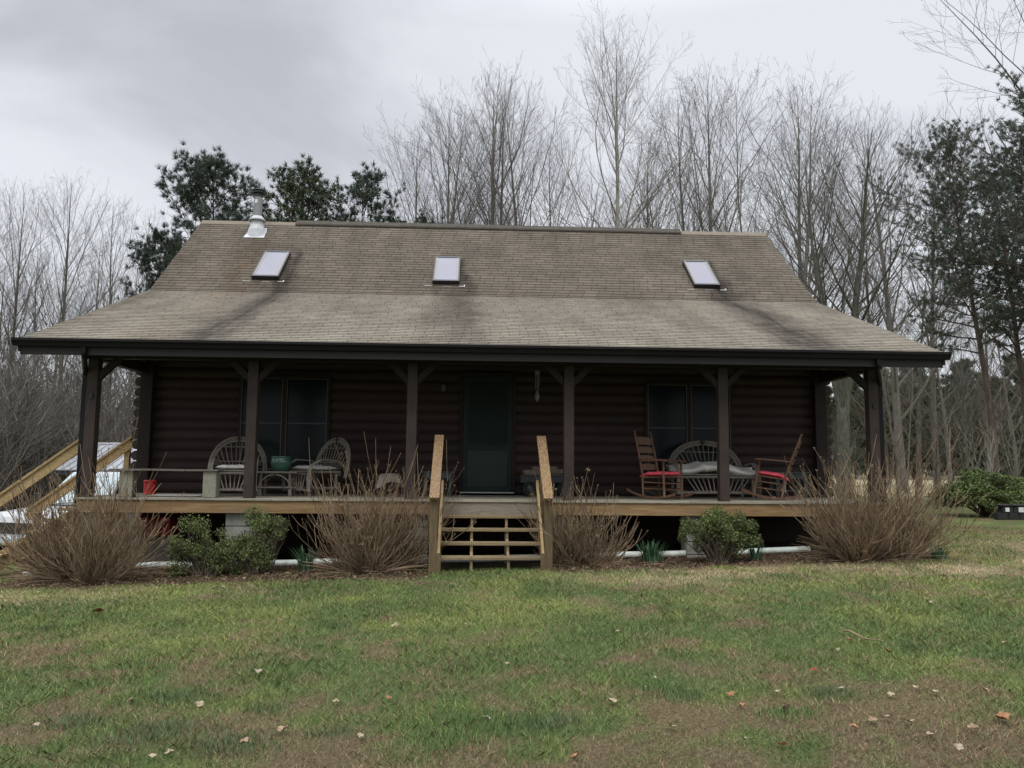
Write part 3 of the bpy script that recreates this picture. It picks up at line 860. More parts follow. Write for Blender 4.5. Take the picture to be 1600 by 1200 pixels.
for Xw, sg in ((WX0, -1), (WX1, 1)):
    sw = MB(); zc = -.187 * 2
    Y1w = 2 * RY - PW
    while zc < RZ - .2:
        ya, yb = PW, Y1w
        # clip gable to roof line
        if zc + CH > zroof(PW):
            lo, hi = PW, RY
            for _ in range(30):
                m_ = (lo + hi) / 2
                if zroof(m_) > zc + CH: hi = m_
                else: lo = m_
            ya = hi; yb = 2 * RY - ya
        if yb - ya < .1: break
        pr = course_profile(zc)
        o = len(sw.v)
        y0_ = ya if ya > PW + .01 else PW - .10       # log ends run past the corner
        for Yq in (y0_, yb):
            sw.v += [(Xw + sg * d, Yq, z) for d, z in pr]
            sw.v += [(Xw - sg * .08, Yq, zc + CH), (Xw - sg * .08, Yq, zc)]
        m_ = len(pr) + 2
        sw.f += [(o + i, o + m_ + i, o + m_ + (i + 1) % m_, o + (i + 1) % m_) for i in range(m_)]
        sw.f += [tuple(range(o, o + m_)), tuple(range(o + m_, o + 2 * m_))[::-1]]
        zc += CH
    sw.build('gable_wall', MT['log'], cab)
    # overhanging round log ends at the front corner
    le = MB(); zc = -.187
    k = 0
    while zc < 2.75:
        rr_ = .086 + .006 * math.sin(k * 2.3)
        le.lathe([(0.001, -.16), (rr_ * .93, -.16), (rr_, -.145), (rr_, .02)], (Xw + sg * .075, PW, zc + CH / 2), 14, 'y')
        zc += CH; k += 1
    le.build('log_end', MT['logend'], cab, smooth=False)
    cb_ = MB(); cb_.box(min(Xw + sg * .04, Xw - sg * .17), max(Xw + sg * .04, Xw - sg * .17), PW - .20, PW - .165, 0.004, 2.9); cb_.box(min(Xw - sg * .135, Xw - sg * .17), max(Xw - sg * .135, Xw - sg * .17), PW - .164, PW - .05, 0.004, 2.9)
    cb_.build('corner_board', MT['trim'], cab, bevel=.004)
# rear wall, interior floor and dark room behind the windows
rw = MB(); rw.box(WX0 + .1, WX1 - .1, 2 * RY - PW - .1, 2 * RY - PW, -.9, 3.2); rw.build('rear_wall', MT['log'], cab)
iw = MB(); iw.box(WX0 + .15, WX1 - .15, PW + 1.6, PW + 1.7, 0, 3.0); iw.box(WX0 + .15, WX1 - .15, PW + .1, PW + 1.6, -.10, -.05)
iw.build('interior_wall', plain('interior_wall', (.05, .045, .04), .9), cab)
fo = MB(); fo.box(WX0 - .02, WX1 + .02, PW + .0, PW + .16, -1.4, -.375); fo.box(WX0 - .02, WX0 + .14, PW + .162, 2 * RY - PW, -1.7, -.375)
fo.box(WX1 - .14, WX1 + .02, PW + .162, 2 * RY - PW, -1.5, -.375)
fo.build('foundation', MT['found'], cab)


# ---- windows
def window(x0, x1, z0, z1):
    f = MB(); y0, y1 = PW - .085, PW + .03
    t = .05
    f.box(x0 - t, x1 + t, y0, y1, z1, z1 + t + .02); f.box(x0 - t, x1 + t, y0 - .01, y1, z0 - t, z0)
    f.box(x0 - t, x0, y0, y1, z0, z1); f.box(x1, x1 + t, y0, y1, z0, z1)
    xm = (x0 + x1) / 2
    f.box(xm - .035, xm + .035, y0, y1, z0, z1)
    wn = f.build('window', MT['trim'], cab, bevel=.003)
    for a, b_ in ((x0, xm - .035), (xm + .035, x1)):
        s = MB()
        s.box(a + .001, a + .016, y0 - .004, y0 + .03, z0 + .001, z1 - .001); s.box(b_ - .016, b_ - .001, y0 - .004, y0 + .03, z0 + .001, z1 - .001)
        s.box(a + .016, b_ - .016, y0 - .004, y0 + .03, z1 - .014, z1 - .001); s.box(a + .016, b_ - .016, y0 - .004, y0 + .03, z0 + .001, z0 + .018)
        s.build('sash', MT['wtrim'], wn)
        g = MB(); g.box(a + .017, b_ - .017, y0 + .035, y0 + .041, z0 + .02, z1 - .015)
        g.build('pane', MT['glass'], wn)
        m_ = MB(); zm = z0 + (z1 - z0) * .505
        m_.box(a + .017, b_ - .017, y0 + .006, y0 + .032, zm - .014, zm + .014)
        m_.build('meeting_rail', plain('meeting_rail', (.02, .032, .036), .5), wn)
    return wn


window(-4.43, -2.90, .43, 2.06)
window(2.92, 4.45, .43, 2.04)
# ---- door
dr = MB(); y0 = PW - .07
dr.box(-.52, -.455, y0, PW + .03, .02, 2.15); dr.box(.435, .50, y0, PW + .03, .02, 2.15); dr.box(-.52, .50, y0 - .003, PW + .03, 2.15, 2.22)
dfr = dr.build('door_frame', MT['trim'], cab, bevel=.003)
d_ = MB(); d_.box(-.452, .432, y0 + .012, y0 + .05, .06, 2.147)
door = d_.build('door', MT['door'], cab, bevel=.003); door['label'] = 'dark green storm door'
g = MB(); g.box(-.36, .34, y0 + .004, y0 + .011, .90, 2.05); g.build('pane', MT['screen'], door)
g = MB(); g.box(-.37, .35, y0 + .002, y0 + .011, .15, .80); g.build('kick_panel', MT['doorpanel'], door, bevel=.004)
g = MB()
for a, b_, c0, c1 in ((-.37, .35, .895, .915), (-.37, .35, 2.04, 2.06), (-.385, -.365, .895, 2.06), (.345, .365, .895, 2.06)): g.box(a, b_, y0 - .002, y0 + .0115, c0, c1)
g.build('pane_frame', MT['door'], door)
g = MB(); g.tube([(.39, y0 - .0, 1.0), (.39, y0 - .05, 1.0), (.37, y0 - .055, 1.0), (.30, y0 - .055, 1.0)], .009, 8); g.build('handle', MT['blackmetal'], door)
g = MB(); g.box(-.50, .48, y0 - .06, PW + .02, .035, .058); g.build('threshold', MT['alu'], cab, bevel=.003)

# ---- porch
pc = MB()
yb = -.113; k = 0
while yb < PW - .05:
    xs = [-6.22] + sorted(rng.uniform(-5, 5) for _ in range(2)) + [6.30]
    if k == 0: xs = [-6.22, -3.3, -.42, 3.1, 6.30]
    for a, b_ in zip(xs[:-1], xs[1:]):
        pc.box(a + .0015, b_ - .0015, yb + .002, min(yb + .138, PW - .055), -.035, 0 + rng.uniform(-.0015, .0015))
    yb += .1405; k += 1
deck = pc.build('porch_deck', MT['deck'], cab, bevel=.003)
r_ = MB(); r_.box(-6.18, -.78, -.085, -.045, -.225, -.0375); r_.box(.78, 6.26, -.085, -.045, -.225, -.0375)
r_.box(-6.18, -6.14, -.0445, PW - .01, -.225, -.0375); r_.box(6.22, 6.26, -.0445, PW - .01, -.225, -.0375)
r_.build('rim_joist', MT['rim'], deck, bevel=.003)
r_ = MB(); r_.box(-.775, .775, -.088, -.045, -.24, -.0375); r_.build('rim_joist', MT['rimgrey'], deck, bevel=.003)
jo = MB()
for i in range(20): jo.box(-5.8 + i * .61, -5.76 + i * .61, -.04, PW - .01, -.22, -.038)
jo.build('joist', MT['found'], deck)
for X, wd_ in ((-3.80, .40), (-1.05, .22), (1.05, .22), (3.28, .42), (-6.0, .3), (6.0, .3)):
    p_ = MB(); z0 = gz1(X, .2) - .1; zz = -.228; kk = 0
    while zz > z0:
        p_.box(X - wd_ / 2, X + wd_ / 2, .0, .38, max(zz - .192, z0), zz - .004); zz -= .2; kk += 1
    p_.build('pier', MT['pier'], deck, bevel=.006)

bm_ = MB(); bm_.box(-6.2, 6.24, -.075, .075, 2.10, 2.33)
bm_.box(-6.185, -6.045, .08, PW - .11, 2.10, 2.29); bm_.box(6.085, 6.225, .08, PW - .11, 2.10, 2.29)
bm_.build('porch_beam', MT['trim'], cab, bevel=.005)
for Xb in (-6.115, 6.155):
    e_ = MB(); e_.prism([(.08, 2.292), (PW - .11, 2.292), (PW - .11, zroof(PW - .11, .06)), (.08, zroof(.08, .06))], Xb - .02, Xb + .02, 'x')
    e_.build('end_panel', noisy('end_panel_paint', (.15, .14, .13), (.2, .19, .175), 4, rough=.8), cab)
for i in range(6):
    X = (i - 2.5) * 2.44
    hw = .078
    if i == 0: X += .03
    if i == 5: X += -.02
    p_ = MB(); p_.box(X - hw, X + hw, -hw, hw, .002, 2.098)
    po = p_.build('porch_post', MT['post'], cab, bevel=.008)
    for sg in (-1, 1):
        if (i == 0 and sg < 0) or (i == 5 and sg > 0): continue
        b2 = MB(); rise = .34
        b2.prism([(X + sg * (hw + .001), 1.76), (X + sg * (hw + .001), 1.90), (X + sg * (hw + .20), 2.098), (X + sg * (hw + .34), 2.098)][::sg], -.045, .045, 'y')
        b2.build('brace', MT['trim'], po, bevel=.004)  # same wood as the post; the darker material paints in the porch shade
    if i in (0, 5):
        sg = -1 if i == 0 else 1
        b2 = MB(); b2.prism([(X + 0, 1.76), (X + 0, 1.76)], 0, 0, 'y') if False else None
        xo = at(121, 545, GY - .03).x if i == 0 else at(1387, 572, GY - .03).x
        dn = MB()
        xo = -5.96 if i == 0 else 5.90; xi = X + sg * (hw + .042)
        dn.beam((xo, GY - .03, GZ - .115), (xo, GY - .03, GZ - .19), .075, .055, (1, 0, 0))
        dn.tube([(xo, GY - .03, GZ - .15), (xo, GY - .03, GZ - .20), (xo + sg * .01, GY + .03, GZ - .25), (xi, -.06, 1.90), (xi, -.02, 1.84), (xi, -.02, 1.78)], .040, 8)
        dn.beam((xi, -.02, 1.86), (xi, -.02, -.55), .078, .06, (1, 0, 0))
        dn.tube([(xi, -.02, -.5), (xi, -.02, -.66), (xi, -.14, -.78)], .038, 8)
        dn.build('downspout', MT['gutter'], gut)
    # small fixings on the corner posts
    if i in (0, 5):
        s_ = MB(); s_.box(X - .02, X + .03, -hw - .03, -hw - .001, 1.48, 1.56); s_.build('hook_plate', MT['dark'], po)

# lamp by the door
lm = MB(); lm.lathe([(.045, 0), (.045, -.02), (.02, -.03), (.02, -.07)], (-.82, PW - .03, 1.95), 12, 'y')
lm.lathe([(.001, .03), (.035, .02), (.04, -.04), (.03, -.075), (.001, -.08)], (-.82, PW - .13, 1.94), 12)
lmo = lm.build('wall_lamp', plain('lamp_glass', (.12, .11, .10), .4), cab)

# ------------------------------------------------------------------ front steps
st = empty('porch_steps', (0, -.6, -.95), 0, 'grey weathered wooden steps with open treads and two handrails at the porch', 'steps')
for i, (yy, zz) in enumerate(((-.30, -.23), (-.58, -.405), (-.86, -.58), (-1.13, -.755))):
    for s_ in (0, 1):
        pass
    t_ = MB(); t_.box(-.76, .76, yy - .005, yy + .135, zz - .037, zz); t_.box(-.76, .76, yy + .141, yy + .278, zz - .036, zz - .001)
    t_.build('tread', MT['step'], st, bevel=.004)
for X in (-.745, .705):
    s_ = MB(); pts = [(-.09, -.245), (-.09, -.46), (-1.16, -1.02), (-1.16, -.80), (-.87, -.797), (-.87, -.622), (-.59, -.62), (-.59, -.447), (-.31, -.445), (-.31, -.27), (-.09, -.268)]
    s_.prism(pts, X, X + .04, 'x'); s_.build('stringer', MT['newel'], st)
for X in (-.27, .25):
    s_ = MB(); s_.box(X - .019, X + .019, -.085, -.05, -.97, -.243)
    s_.box(X - .019, X + .019, -1.10, -1.06, -.98, -.793); s_.beam((X, -1.05, -.86), (X, -.09, -.33), .038, .07, (1, 0, 0))
    for yy, zz in ((-.30, -.268), (-.58, -.443), (-.86, -.618)): s_.box(X - .0185, X + .0185, yy + .02, yy + .06, zz - .12, zz)
    s_.build('support', MT['step'], st)
for X, sg in ((-.80, -1), (.80, 1)):
    n_ = MB(); n_.box(X - .056, X + .056, -1.22, -1.13, gz1(X, -1.2) - .05, .055); n_.build('newel_post', MT['newel'], st, bevel=.005)
    n_ = MB(); n_.box(X - .040, X + .040, -.20, -.115, -.9, .80); n_.build('newel_post', MT['newel'], st, bevel=.005)
    h_ = MB(); h_.beam((X - .01 * sg, -1.30, .058), (X - .01 * sg, -.02, .975), .14, .04, (1, 0, 0)); h_.build('handrail', MT['rail'], st, bevel=.004)
    xm = X - sg * .075
    m_ = MB(); m_.beam((xm, -1.19, -.72), (xm, -.10, .27), .038, .09, (1, 0, 0)); m_.build('lower_rail', MT['newel'] if 0 else MT['newwood'], st, bevel=.003)
    m_ = MB(); m_.box(xm - .035, xm + .035, -1.235, -1.195, gz1(X, -1.2) - .05, -.70); m_.build('short_post', MT['newel'], st, bevel=.003)

for i, (yy, zz) in enumerate(((-.30, -.23), (-.58, -.405), (-.86, -.58), (-1.13, -.755))):
    for X in (-.725, -.27, .25, .725):
        for dy_ in (.03, .10):
            q_ = MB(); q_.lathe([(.0075, 0), (.007, .0025), (.001, .003)], (X, yy + dy_, zz), 8); q_.build('screw_head', MT['dark'], st)

# ------------------------------------------------------------------ side stairs at the left end
ss = empty('side_stairs', (-7.0, 1.2, -1.2), 0, 'new yellow pine stairs descending from the left end of the porch', 'stairs')
for Yr in (.45, 2.02):
    h_ = MB(); xa, za, xb, zb = -6.28, .98, -7.86, -.20
    if Yr > 1: xb, zb = -8.0, -.32
    h_.beam((xa, Yr, za), (xb, Yr, zb), .14, .038, (0, 1, 0)); h_.beam((xa, Yr - .02, za - .11), (xb, Yr - .02, zb - .11), .038, .14, (0, 1, 0))
    h_.build('handrail', MT['newwood'], ss, bevel=.003)
    p_ = MB(); p_.box(-6.42, -6.33, Yr + .001, Yr + .09, -1.1, .84); p_.build('newel_post', MT['newwood'], ss, bevel=.004)
    p_ = MB(); xx = -7.74 if Yr < 1 else -7.85
    p_.box(xx - .05, xx + .04, Yr + .001, Yr + .09, gz1(xx, Yr) - .1, -.26 if Yr < 1 else -.36); p_.build('newel_post', MT['newwood'], ss, bevel=.004)
    s_ = MB(); s_.beam((-6.24, Yr + .12, -.18), (-7.9, Yr + .12, -1.20), .04, .26, (0, 1, 0)); s_.build('stringer', MT['newwood'], ss, bevel=.003)
for i in range(6):
    xx = -6.40 - i * .265; zz = -.19 - i * .178
    t_ = MB(); t_.box(xx - .27, xx, .35, 2.12, zz - .038, zz); t_.build('tread', MT['newwood'], ss, bevel=.003)

# ------------------------------------------------------------------ drain pipe along the porch
pv = MB(); pts = []
for X in np.linspace(5.05, -6.9, 26):
    Yp = .12 - .10 * max(0, (-X - 5.0)) ** 1.5 * .6
    pts.append((X, Yp, gz1(X, Yp) + .050))
pv.tube(pts, .052, 12)
pvo = pv.build('drain_pipe', MT['pvc'], None, smooth=True); tag(pvo, 'pale white drain pipe lying on the ground below the porch edge', 'pipe')

# ------------------------------------------------------------------ porch furniture
def arc_pts(fn, n=14): return [fn(i / (n - 1)) for i in range(n)]


def willow_seat(name, loc, rz, label, W, hoop_w, H, cat, nspoke, group=None, cushion=True):
    """bent willow seat facing local -y; W seat width"""
    t = empty(name, loc, rz, label, cat, group)
    D = .56; SH = .36
    # legs
    for sx_ in (-1, 1):
        for y_ in (-D / 2, D / 2 - .03):
            l = MB(); l.tube([(sx_ * (W / 2 - .03), y_, 0), (sx_ * (W / 2 - .035), y_, SH + .02)], [.028, .024], 8); l.build('leg', MT['willow'], t, False)
    fr = MB()
    for z_ in (.10, SH):
        for y_ in (-D / 2 - .03, D / 2 - .01): fr.tube([(-W / 2 - .03, y_, z_), (0, y_, z_ + .006), (W / 2 + .03, y_, z_)], .022, 8)
        for sx_ in (-1, 1): fr.tube([(sx_ * (W / 2 - .01), -D / 2 - .05, z_ + .035), (sx_ * (W / 2 - .01), D / 2 + .04, z_ + .035)], .019, 8)
    for i in range(9):
        y_ = -D / 2 + D * i / 8
        fr.tube([(-W / 2, y_, SH + .045), (W / 2, y_, SH + .045)], .012, 6)
    fr.build('seat_frame', MT['willow'], t, False, smooth=True)
    # fanned rods in front
    fp_ = MB(); nf = max(6, int(W / .095))
    for i in range(nf):
        u = (i + .5) / nf * 2 - 1
        fp_.tube([(u * (W / 2 - .10) * .72, -D / 2 - .045, .105), (u * (W / 2 - .06), -D / 2 - .045, SH - .005)], .010, 6)
    fp_.build('front_rods', MT['willow'], t, False, smooth=True)
    # hoop of several bent rods, leaning back
    def hp(u, k=0, r=1.0):
        a = math.pi * u
        x_ = -math.cos(a) * hoop_w / 2 * r
        z_ = .30 + (H - .30) * (math.sin(a) ** .82) * (1 - (1 - r) * .9)
        return (x_ * (1 + .10 * math.sin(a)), D / 2 + .02 + (z_ - .3) * .26 + k * .016, z_)
    hb = MB()
    for k in range(3): hb.tube(arc_pts(lambda u: hp(u, 0, 1.0 - k * .052), 22), .0135, 6)
    for k in range(2): hb.tube(arc_pts(lambda u: hp(u, 1.4, .98 - k * .052), 22), .012, 6)
    hoop = hb.build('back_hoop', MT['willow'], t, False, smooth=True)
    sp = MB()
    for i in range(nspoke):
        u = (i + .5) / nspoke; top = hp(.10 + .80 * u, 0, .90)
        bx = (u - .5) * hoop_w * .5
        sp.tube([(bx, D / 2 + .01, SH + .06), ((bx + top[0]) / 2 * 1.02, (D / 2 + top[1]) / 2 - .01, (SH + top[2]) / 2), top], .0075, 6)
    q0, q1 = hp(.2, 0, .93), hp(.8, 0, .93)
    zq = SH + .20
    sp.tube([(-hoop_w * .42, D / 2 + .06, zq), (hoop_w * .42, D / 2 + .06, zq)], .012, 6)
    sp.tube([(-hoop_w * .37, D / 2 + .10, zq + .24), (hoop_w * .37, D / 2 + .10, zq + .24)], .007, 6)
    sp.build('back_spokes', MT['willow'], t, False, smooth=True)
    for sx_ in (-1, 1):
        ar = MB()
        for k in range(4):
            o_ = sx_ * (W / 2 + .01 + k * .018)
            ar.tube([(o_, -D / 2 - .07, .08), (o_, -D / 2 - .09, .30), (o_, -D / 2 - .04, .50), (o_, -.12, .60), (o_, D / 2 - .10, .585), (o_, D / 2 + .06, .50)], .0125, 6)
        ar.build('armrest', MT['willow'], t, False, smooth=True)
    if cushion:
        c_ = cushion_mesh(W * .92, D * .95, .085, 5)
        o = link('cushion', c_, t); o.location = (0, -.01, SH + .055); c_.materials.append(MT['white_cloth'])
    return t


def cushion_mesh(w_, d_, h_, seed, lump=.35, nx_=26, ny_=18):
    rr_ = random.Random(seed)
    ph = [rr_.uniform(0, 6) for _ in range(6)]
    vs, fs = [], []
    for s_ in (1, -1):
        for j in range(ny_ + 1):
            for i in range(nx_ + 1):
                u, v_ = i / nx_ * 2 - 1, j / ny_ * 2 - 1
                e = (1 - abs(u) ** 5) * (1 - abs(v_) ** 5); e = max(e, 0) ** .45
                wv = 1 + lump * (math.sin(u * 5 + ph[0]) * math.sin(v_ * 3 + ph[1]) * .5 + math.sin(u * 11 + ph[2] + v_ * 4) * .22)
                z_ = h_ * .5 + (h_ * .5 * e * wv if s_ > 0 else -h_ * .42 * e)
                edge = 1 + .03 * math.sin(u * 9 + ph[3]) + .03 * math.sin(v_ * 8 + ph[4])
                vs.append((u * w_ / 2 * edge, v_ * d_ / 2 * edge, z_))
    n1 = (nx_ + 1) * (ny_ + 1)
    for s_ in (0, 1):
        for j in range(ny_):
            for i in range(nx_):
                a = s_ * n1 + j * (nx_ + 1) + i
                q = (a, a + 1, a + nx_ + 2, a + nx_ + 1)
                fs.append(q if s_ == 0 else q[::-1])
    me = bpy.data.meshes.new('cushion'); me.from_pydata(vs, [], fs)
    me.polygons.foreach_set('use_smooth', [True] * len(fs)); me.update()
    return me


willow_seat('willow_armchair', (-4.12, .80, 0), R(10), 'bent willow hoop-back armchair with white cushion, leftmost seat behind a post', .60, .92, .97, 'armchair', 12)
willow_seat('willow_armchair', (-2.92, 1.15, 0), R(-42), 'bent willow hoop-back armchair angled beside the green pot', .60, .92, .98, 'armchair', 12)
willow_seat('willow_bench', (3.85, 1.25, 0), R(2), 'wide bent willow hoop-back bench with rumpled white cushion', 1.30, 1.34, 1.0, 'bench', 17, cushion=False)
bc = cushion_mesh(1.46, .55, .12, 9, .6, 44, 18); bc.materials.append(MT['white_cloth'])
for v_ in bc.vertices:
    v_.co.z += .05 * math.cos(v_.co.x * 5.5) + .03 * (v_.co.x < -.2) + max(0, v_.co.y) * .35
bo = link('seat_cushion', bc); bo.location = (3.87, 1.22, .405); tag(bo, 'rumpled white cushion spread along the willow bench seat', 'cushion')

# willow side table
tb = empty('willow_table', (-3.48, 1.0, 0), R(0), 'low bent willow side table carrying the green glazed pot', 'side table')
m_ = MB()
for i in range(8): m_.tube([(-.36, -.2 + i * .055, .385), (.36, -.2 + i * .055, .385)], .019, 6)
m_.build('table_top', MT['willow'], tb, False, smooth=True)
for sx_ in (-1, 1):
    for y_ in (-.17, .15):
        l = MB(); l.tube([(sx_ * .24, y_, 0), (sx_ * .23, y_, .37)], .024, 8); l.build('leg', MT['willow'], tb, False, smooth=True)
m_ = MB()
for y_ in (-.2, .18):
    m_.tube([(-.34, y_, .14), (.34, y_, .14)], .015, 6)
    m_.tube(arc_pts(lambda u: (-.27 * math.cos(math.pi * u), y_, .02 + .33 * math.sin(math.pi * u) ** .8), 14), .011, 6)
for i in range(9): m_.tube([(-.28 + i * .07, -.2, .155), (-.28 + i * .07, .18, .155)], .010, 6)
m_.build('shelf', MT['willow'], tb, False, smooth=True)
pt = MB(); pt.lathe([(.001, 0), (.095, 0), (.105, .01), (.15, .07), (.168, .14), (.160, .195), (.145, .215), (.158, .225), (.162, .24), (.150, .245), (.138, .235), (.14, .2), (.145, .12), (.10, .05), (.001, .04)], (-3.43, .97, .405), 28)
tag(pt.build('flower_pot', MT['pot'], None, smooth=True), 'round glazed green plant pot on the low willow table', 'pot')

# rough plank bench on two blocks at the left
for i, (X, Y_, w_) in enumerate(((at(197, 756, -.03).x, .0, .20), (at(328, 757, -.05).x, -.03, .20))):
    b_ = MB(); b_.box(X - w_ / 2, X + w_ / 2, Y_ - .05, Y_ + .12, 0.002, .395)
    o = b_.build('bench_block', MT['block'], None, bevel=.01)
    tag(o, ['grey square timber block holding the left end of the plank', 'grey square timber block holding the right end of the plank'][i], 'timber block')
pk = MB(); o_ = [(at(176, 733, .03).x, .0), (-5.1, .004), (-4.6, -.002), (at(346, 735, .03).x, .002)]
for (a, za), (b_, zb) in zip(o_[:-1], o_[1:]): pk.beam((a, .03, .412 + za), (b_, .01, .412 + zb), .26, .028, (0, 1, 0))
tag(pk.build('bench_plank', noisy('old_plank', (.10, .09, .08), (.19, .175, .15), 9, (.4, 3, 3), rough=.9), None, bevel=.003), 'thin weathered grey plank laid across two square timber blocks', 'plank')
jb = MB(); jb.lathe([(.001, 0), (.032, 0), (.034, .01), (.034, .12), (.015, .16), (.014, .195), (.001, .197)], (at(209, 770, -.02).x, -.02, 0.002), 14)
tag(jb.build('bottle', MT['dark'], None, smooth=True), 'small dark bottle standing beside the left timber block', 'bottle')
rcn = empty('red_tin', (-5.58, 1.10, 0), 0, 'red metal tin standing on the deck near the left corner', 'tin')
m_ = MB(); m_.lathe([(.001, 0.003), (.097, .003), (.10, .012), (.096, .02), (.096, .19), (.10, .20), (.001, .205)], (0, 0, 0), 24); m_.build('body', MT['redcan'], rcn, False, smooth=False)
m_ = MB(); m_.lathe([(.101, .205), (.103, .21), (.103, .232), (.09, .24), (.001, .243)], (0, 0, 0), 24); m_.build('lid', MT['redcan'], rcn, False)
m_ = MB(); m_.tube([(.103, .0, .21), (.13, 0, .18), (.135, 0, .12), (.12, 0, .06)], .006, 6); m_.build('handle', MT['blackmetal'], rcn, False)
mt_ = MB(); mt_.box(-5.35, -4.55, .35, .85, .004, .016)
tag(mt_.build('floor_mat', MT['white_cloth'], None, bevel=.003), 'thin white mat lying flat on the deck by the red tin', 'mat')


# cloth draped stool
cs = empty('draped_stool', (-1.64, .95, 0), 0, 'small stool covered by a beige cloth behind the dry shrub', 'stool')
m_ = MB()
for sx_ in (-1, 1):
    for sy_ in (-1, 1): m_.beam((sx_ * .15, sy_ * .12, 0.002), (sx_ * .13, sy_ * .10, .30), .03, .03)
m_.build('leg_set', MT['rocker'], cs, False)
vs, fs = [], []
n1, n2 = 40, 9
for j in range(n2):
    for i in range(n1):
        a = 2 * math.pi * i / n1
        v_ = j / (n2 - 1)
        rx = .17 * min(1, v_ * 2.2) + .05 * max(0, v_ - .45) * 1.6
        fold = 1 + (.12 * math.sin(a * 7) + .07 * math.sin(a * 3 + 1)) * max(0, v_ - .4) * 1.6
        sq = 1 / max(abs(math.cos(a)), abs(math.sin(a))) ** .6
        z_ = .375 - .02 * v_ + .014 * math.sin(a * 3) - max(0, v_ - .45) * (.30 + .10 * math.sin(a * 2 + .6))
        vs.append((rx * fold * sq * math.cos(a), rx * .85 * fold * sq * math.sin(a), z_))
for j in range(n2 - 1):
    for i in range(n1): fs.append((j * n1 + i, j * n1 + (i + 1) % n1, (j + 1) * n1 + (i + 1) % n1, (j + 1) * n1 + i))
MB().add(vs, fs).build('cloth', MT['beige_cloth'], cs, False, smooth=True)


def small_table(name, loc, rz, label, W, D, H, cat, shelf=False, boxy=False):
    t = empty(name, loc, rz, label, cat)
    m_ = MB(); m_.box(-W / 2, W / 2, -D / 2, D / 2, H - .022, H); m_.build('table_top', MT['standpaint'], t, False, bevel=.004)
    m_ = MB(); w_ = W / 2 - .05
    for y_ in (-D / 2 + .03, D / 2 - .05): m_.box(-w_, w_, y_, y_ + .02, H - .115, H - .023)
    for x_ in (-w_, w_ - .02): m_.box(x_, x_ + .02, -D / 2 + .051, D / 2 - .051, H - .115, H - .023)
    m_.build('apron', MT['standpaint'], t, False)
    lw = .07 if boxy else .035
    for sx_ in (-1, 1):
        for sy_ in (-1, 1):
            m_ = MB(); xx = sx_ * (w_ - lw / 2 + .006); yy = sy_ * (D / 2 - .045)
            m_.beam((xx, yy, .002), (xx, yy, H - .024), lw, .035, (1, 0, 0)); m_.build('leg', MT['standpaint'], t, False, bevel=.003)
    if shelf:
        m_ = MB(); m_.box(-w_ + .03, w_ - .03, -D / 2 + .06, D / 2 - .06, .12, .135); m_.build('shelf', MT['standpaint'], t, False)
    return t


small_table('side_table', (-.87, 1.45, 0), 0, 'small grey green table with four thin legs left of the door', .55, .36, .42, 'table', True)
small_table('low_table', (5.38, 1.75, 0), 0, 'squat grey green table behind the right rocking chair', .66, .40, .46, 'table', True, True)


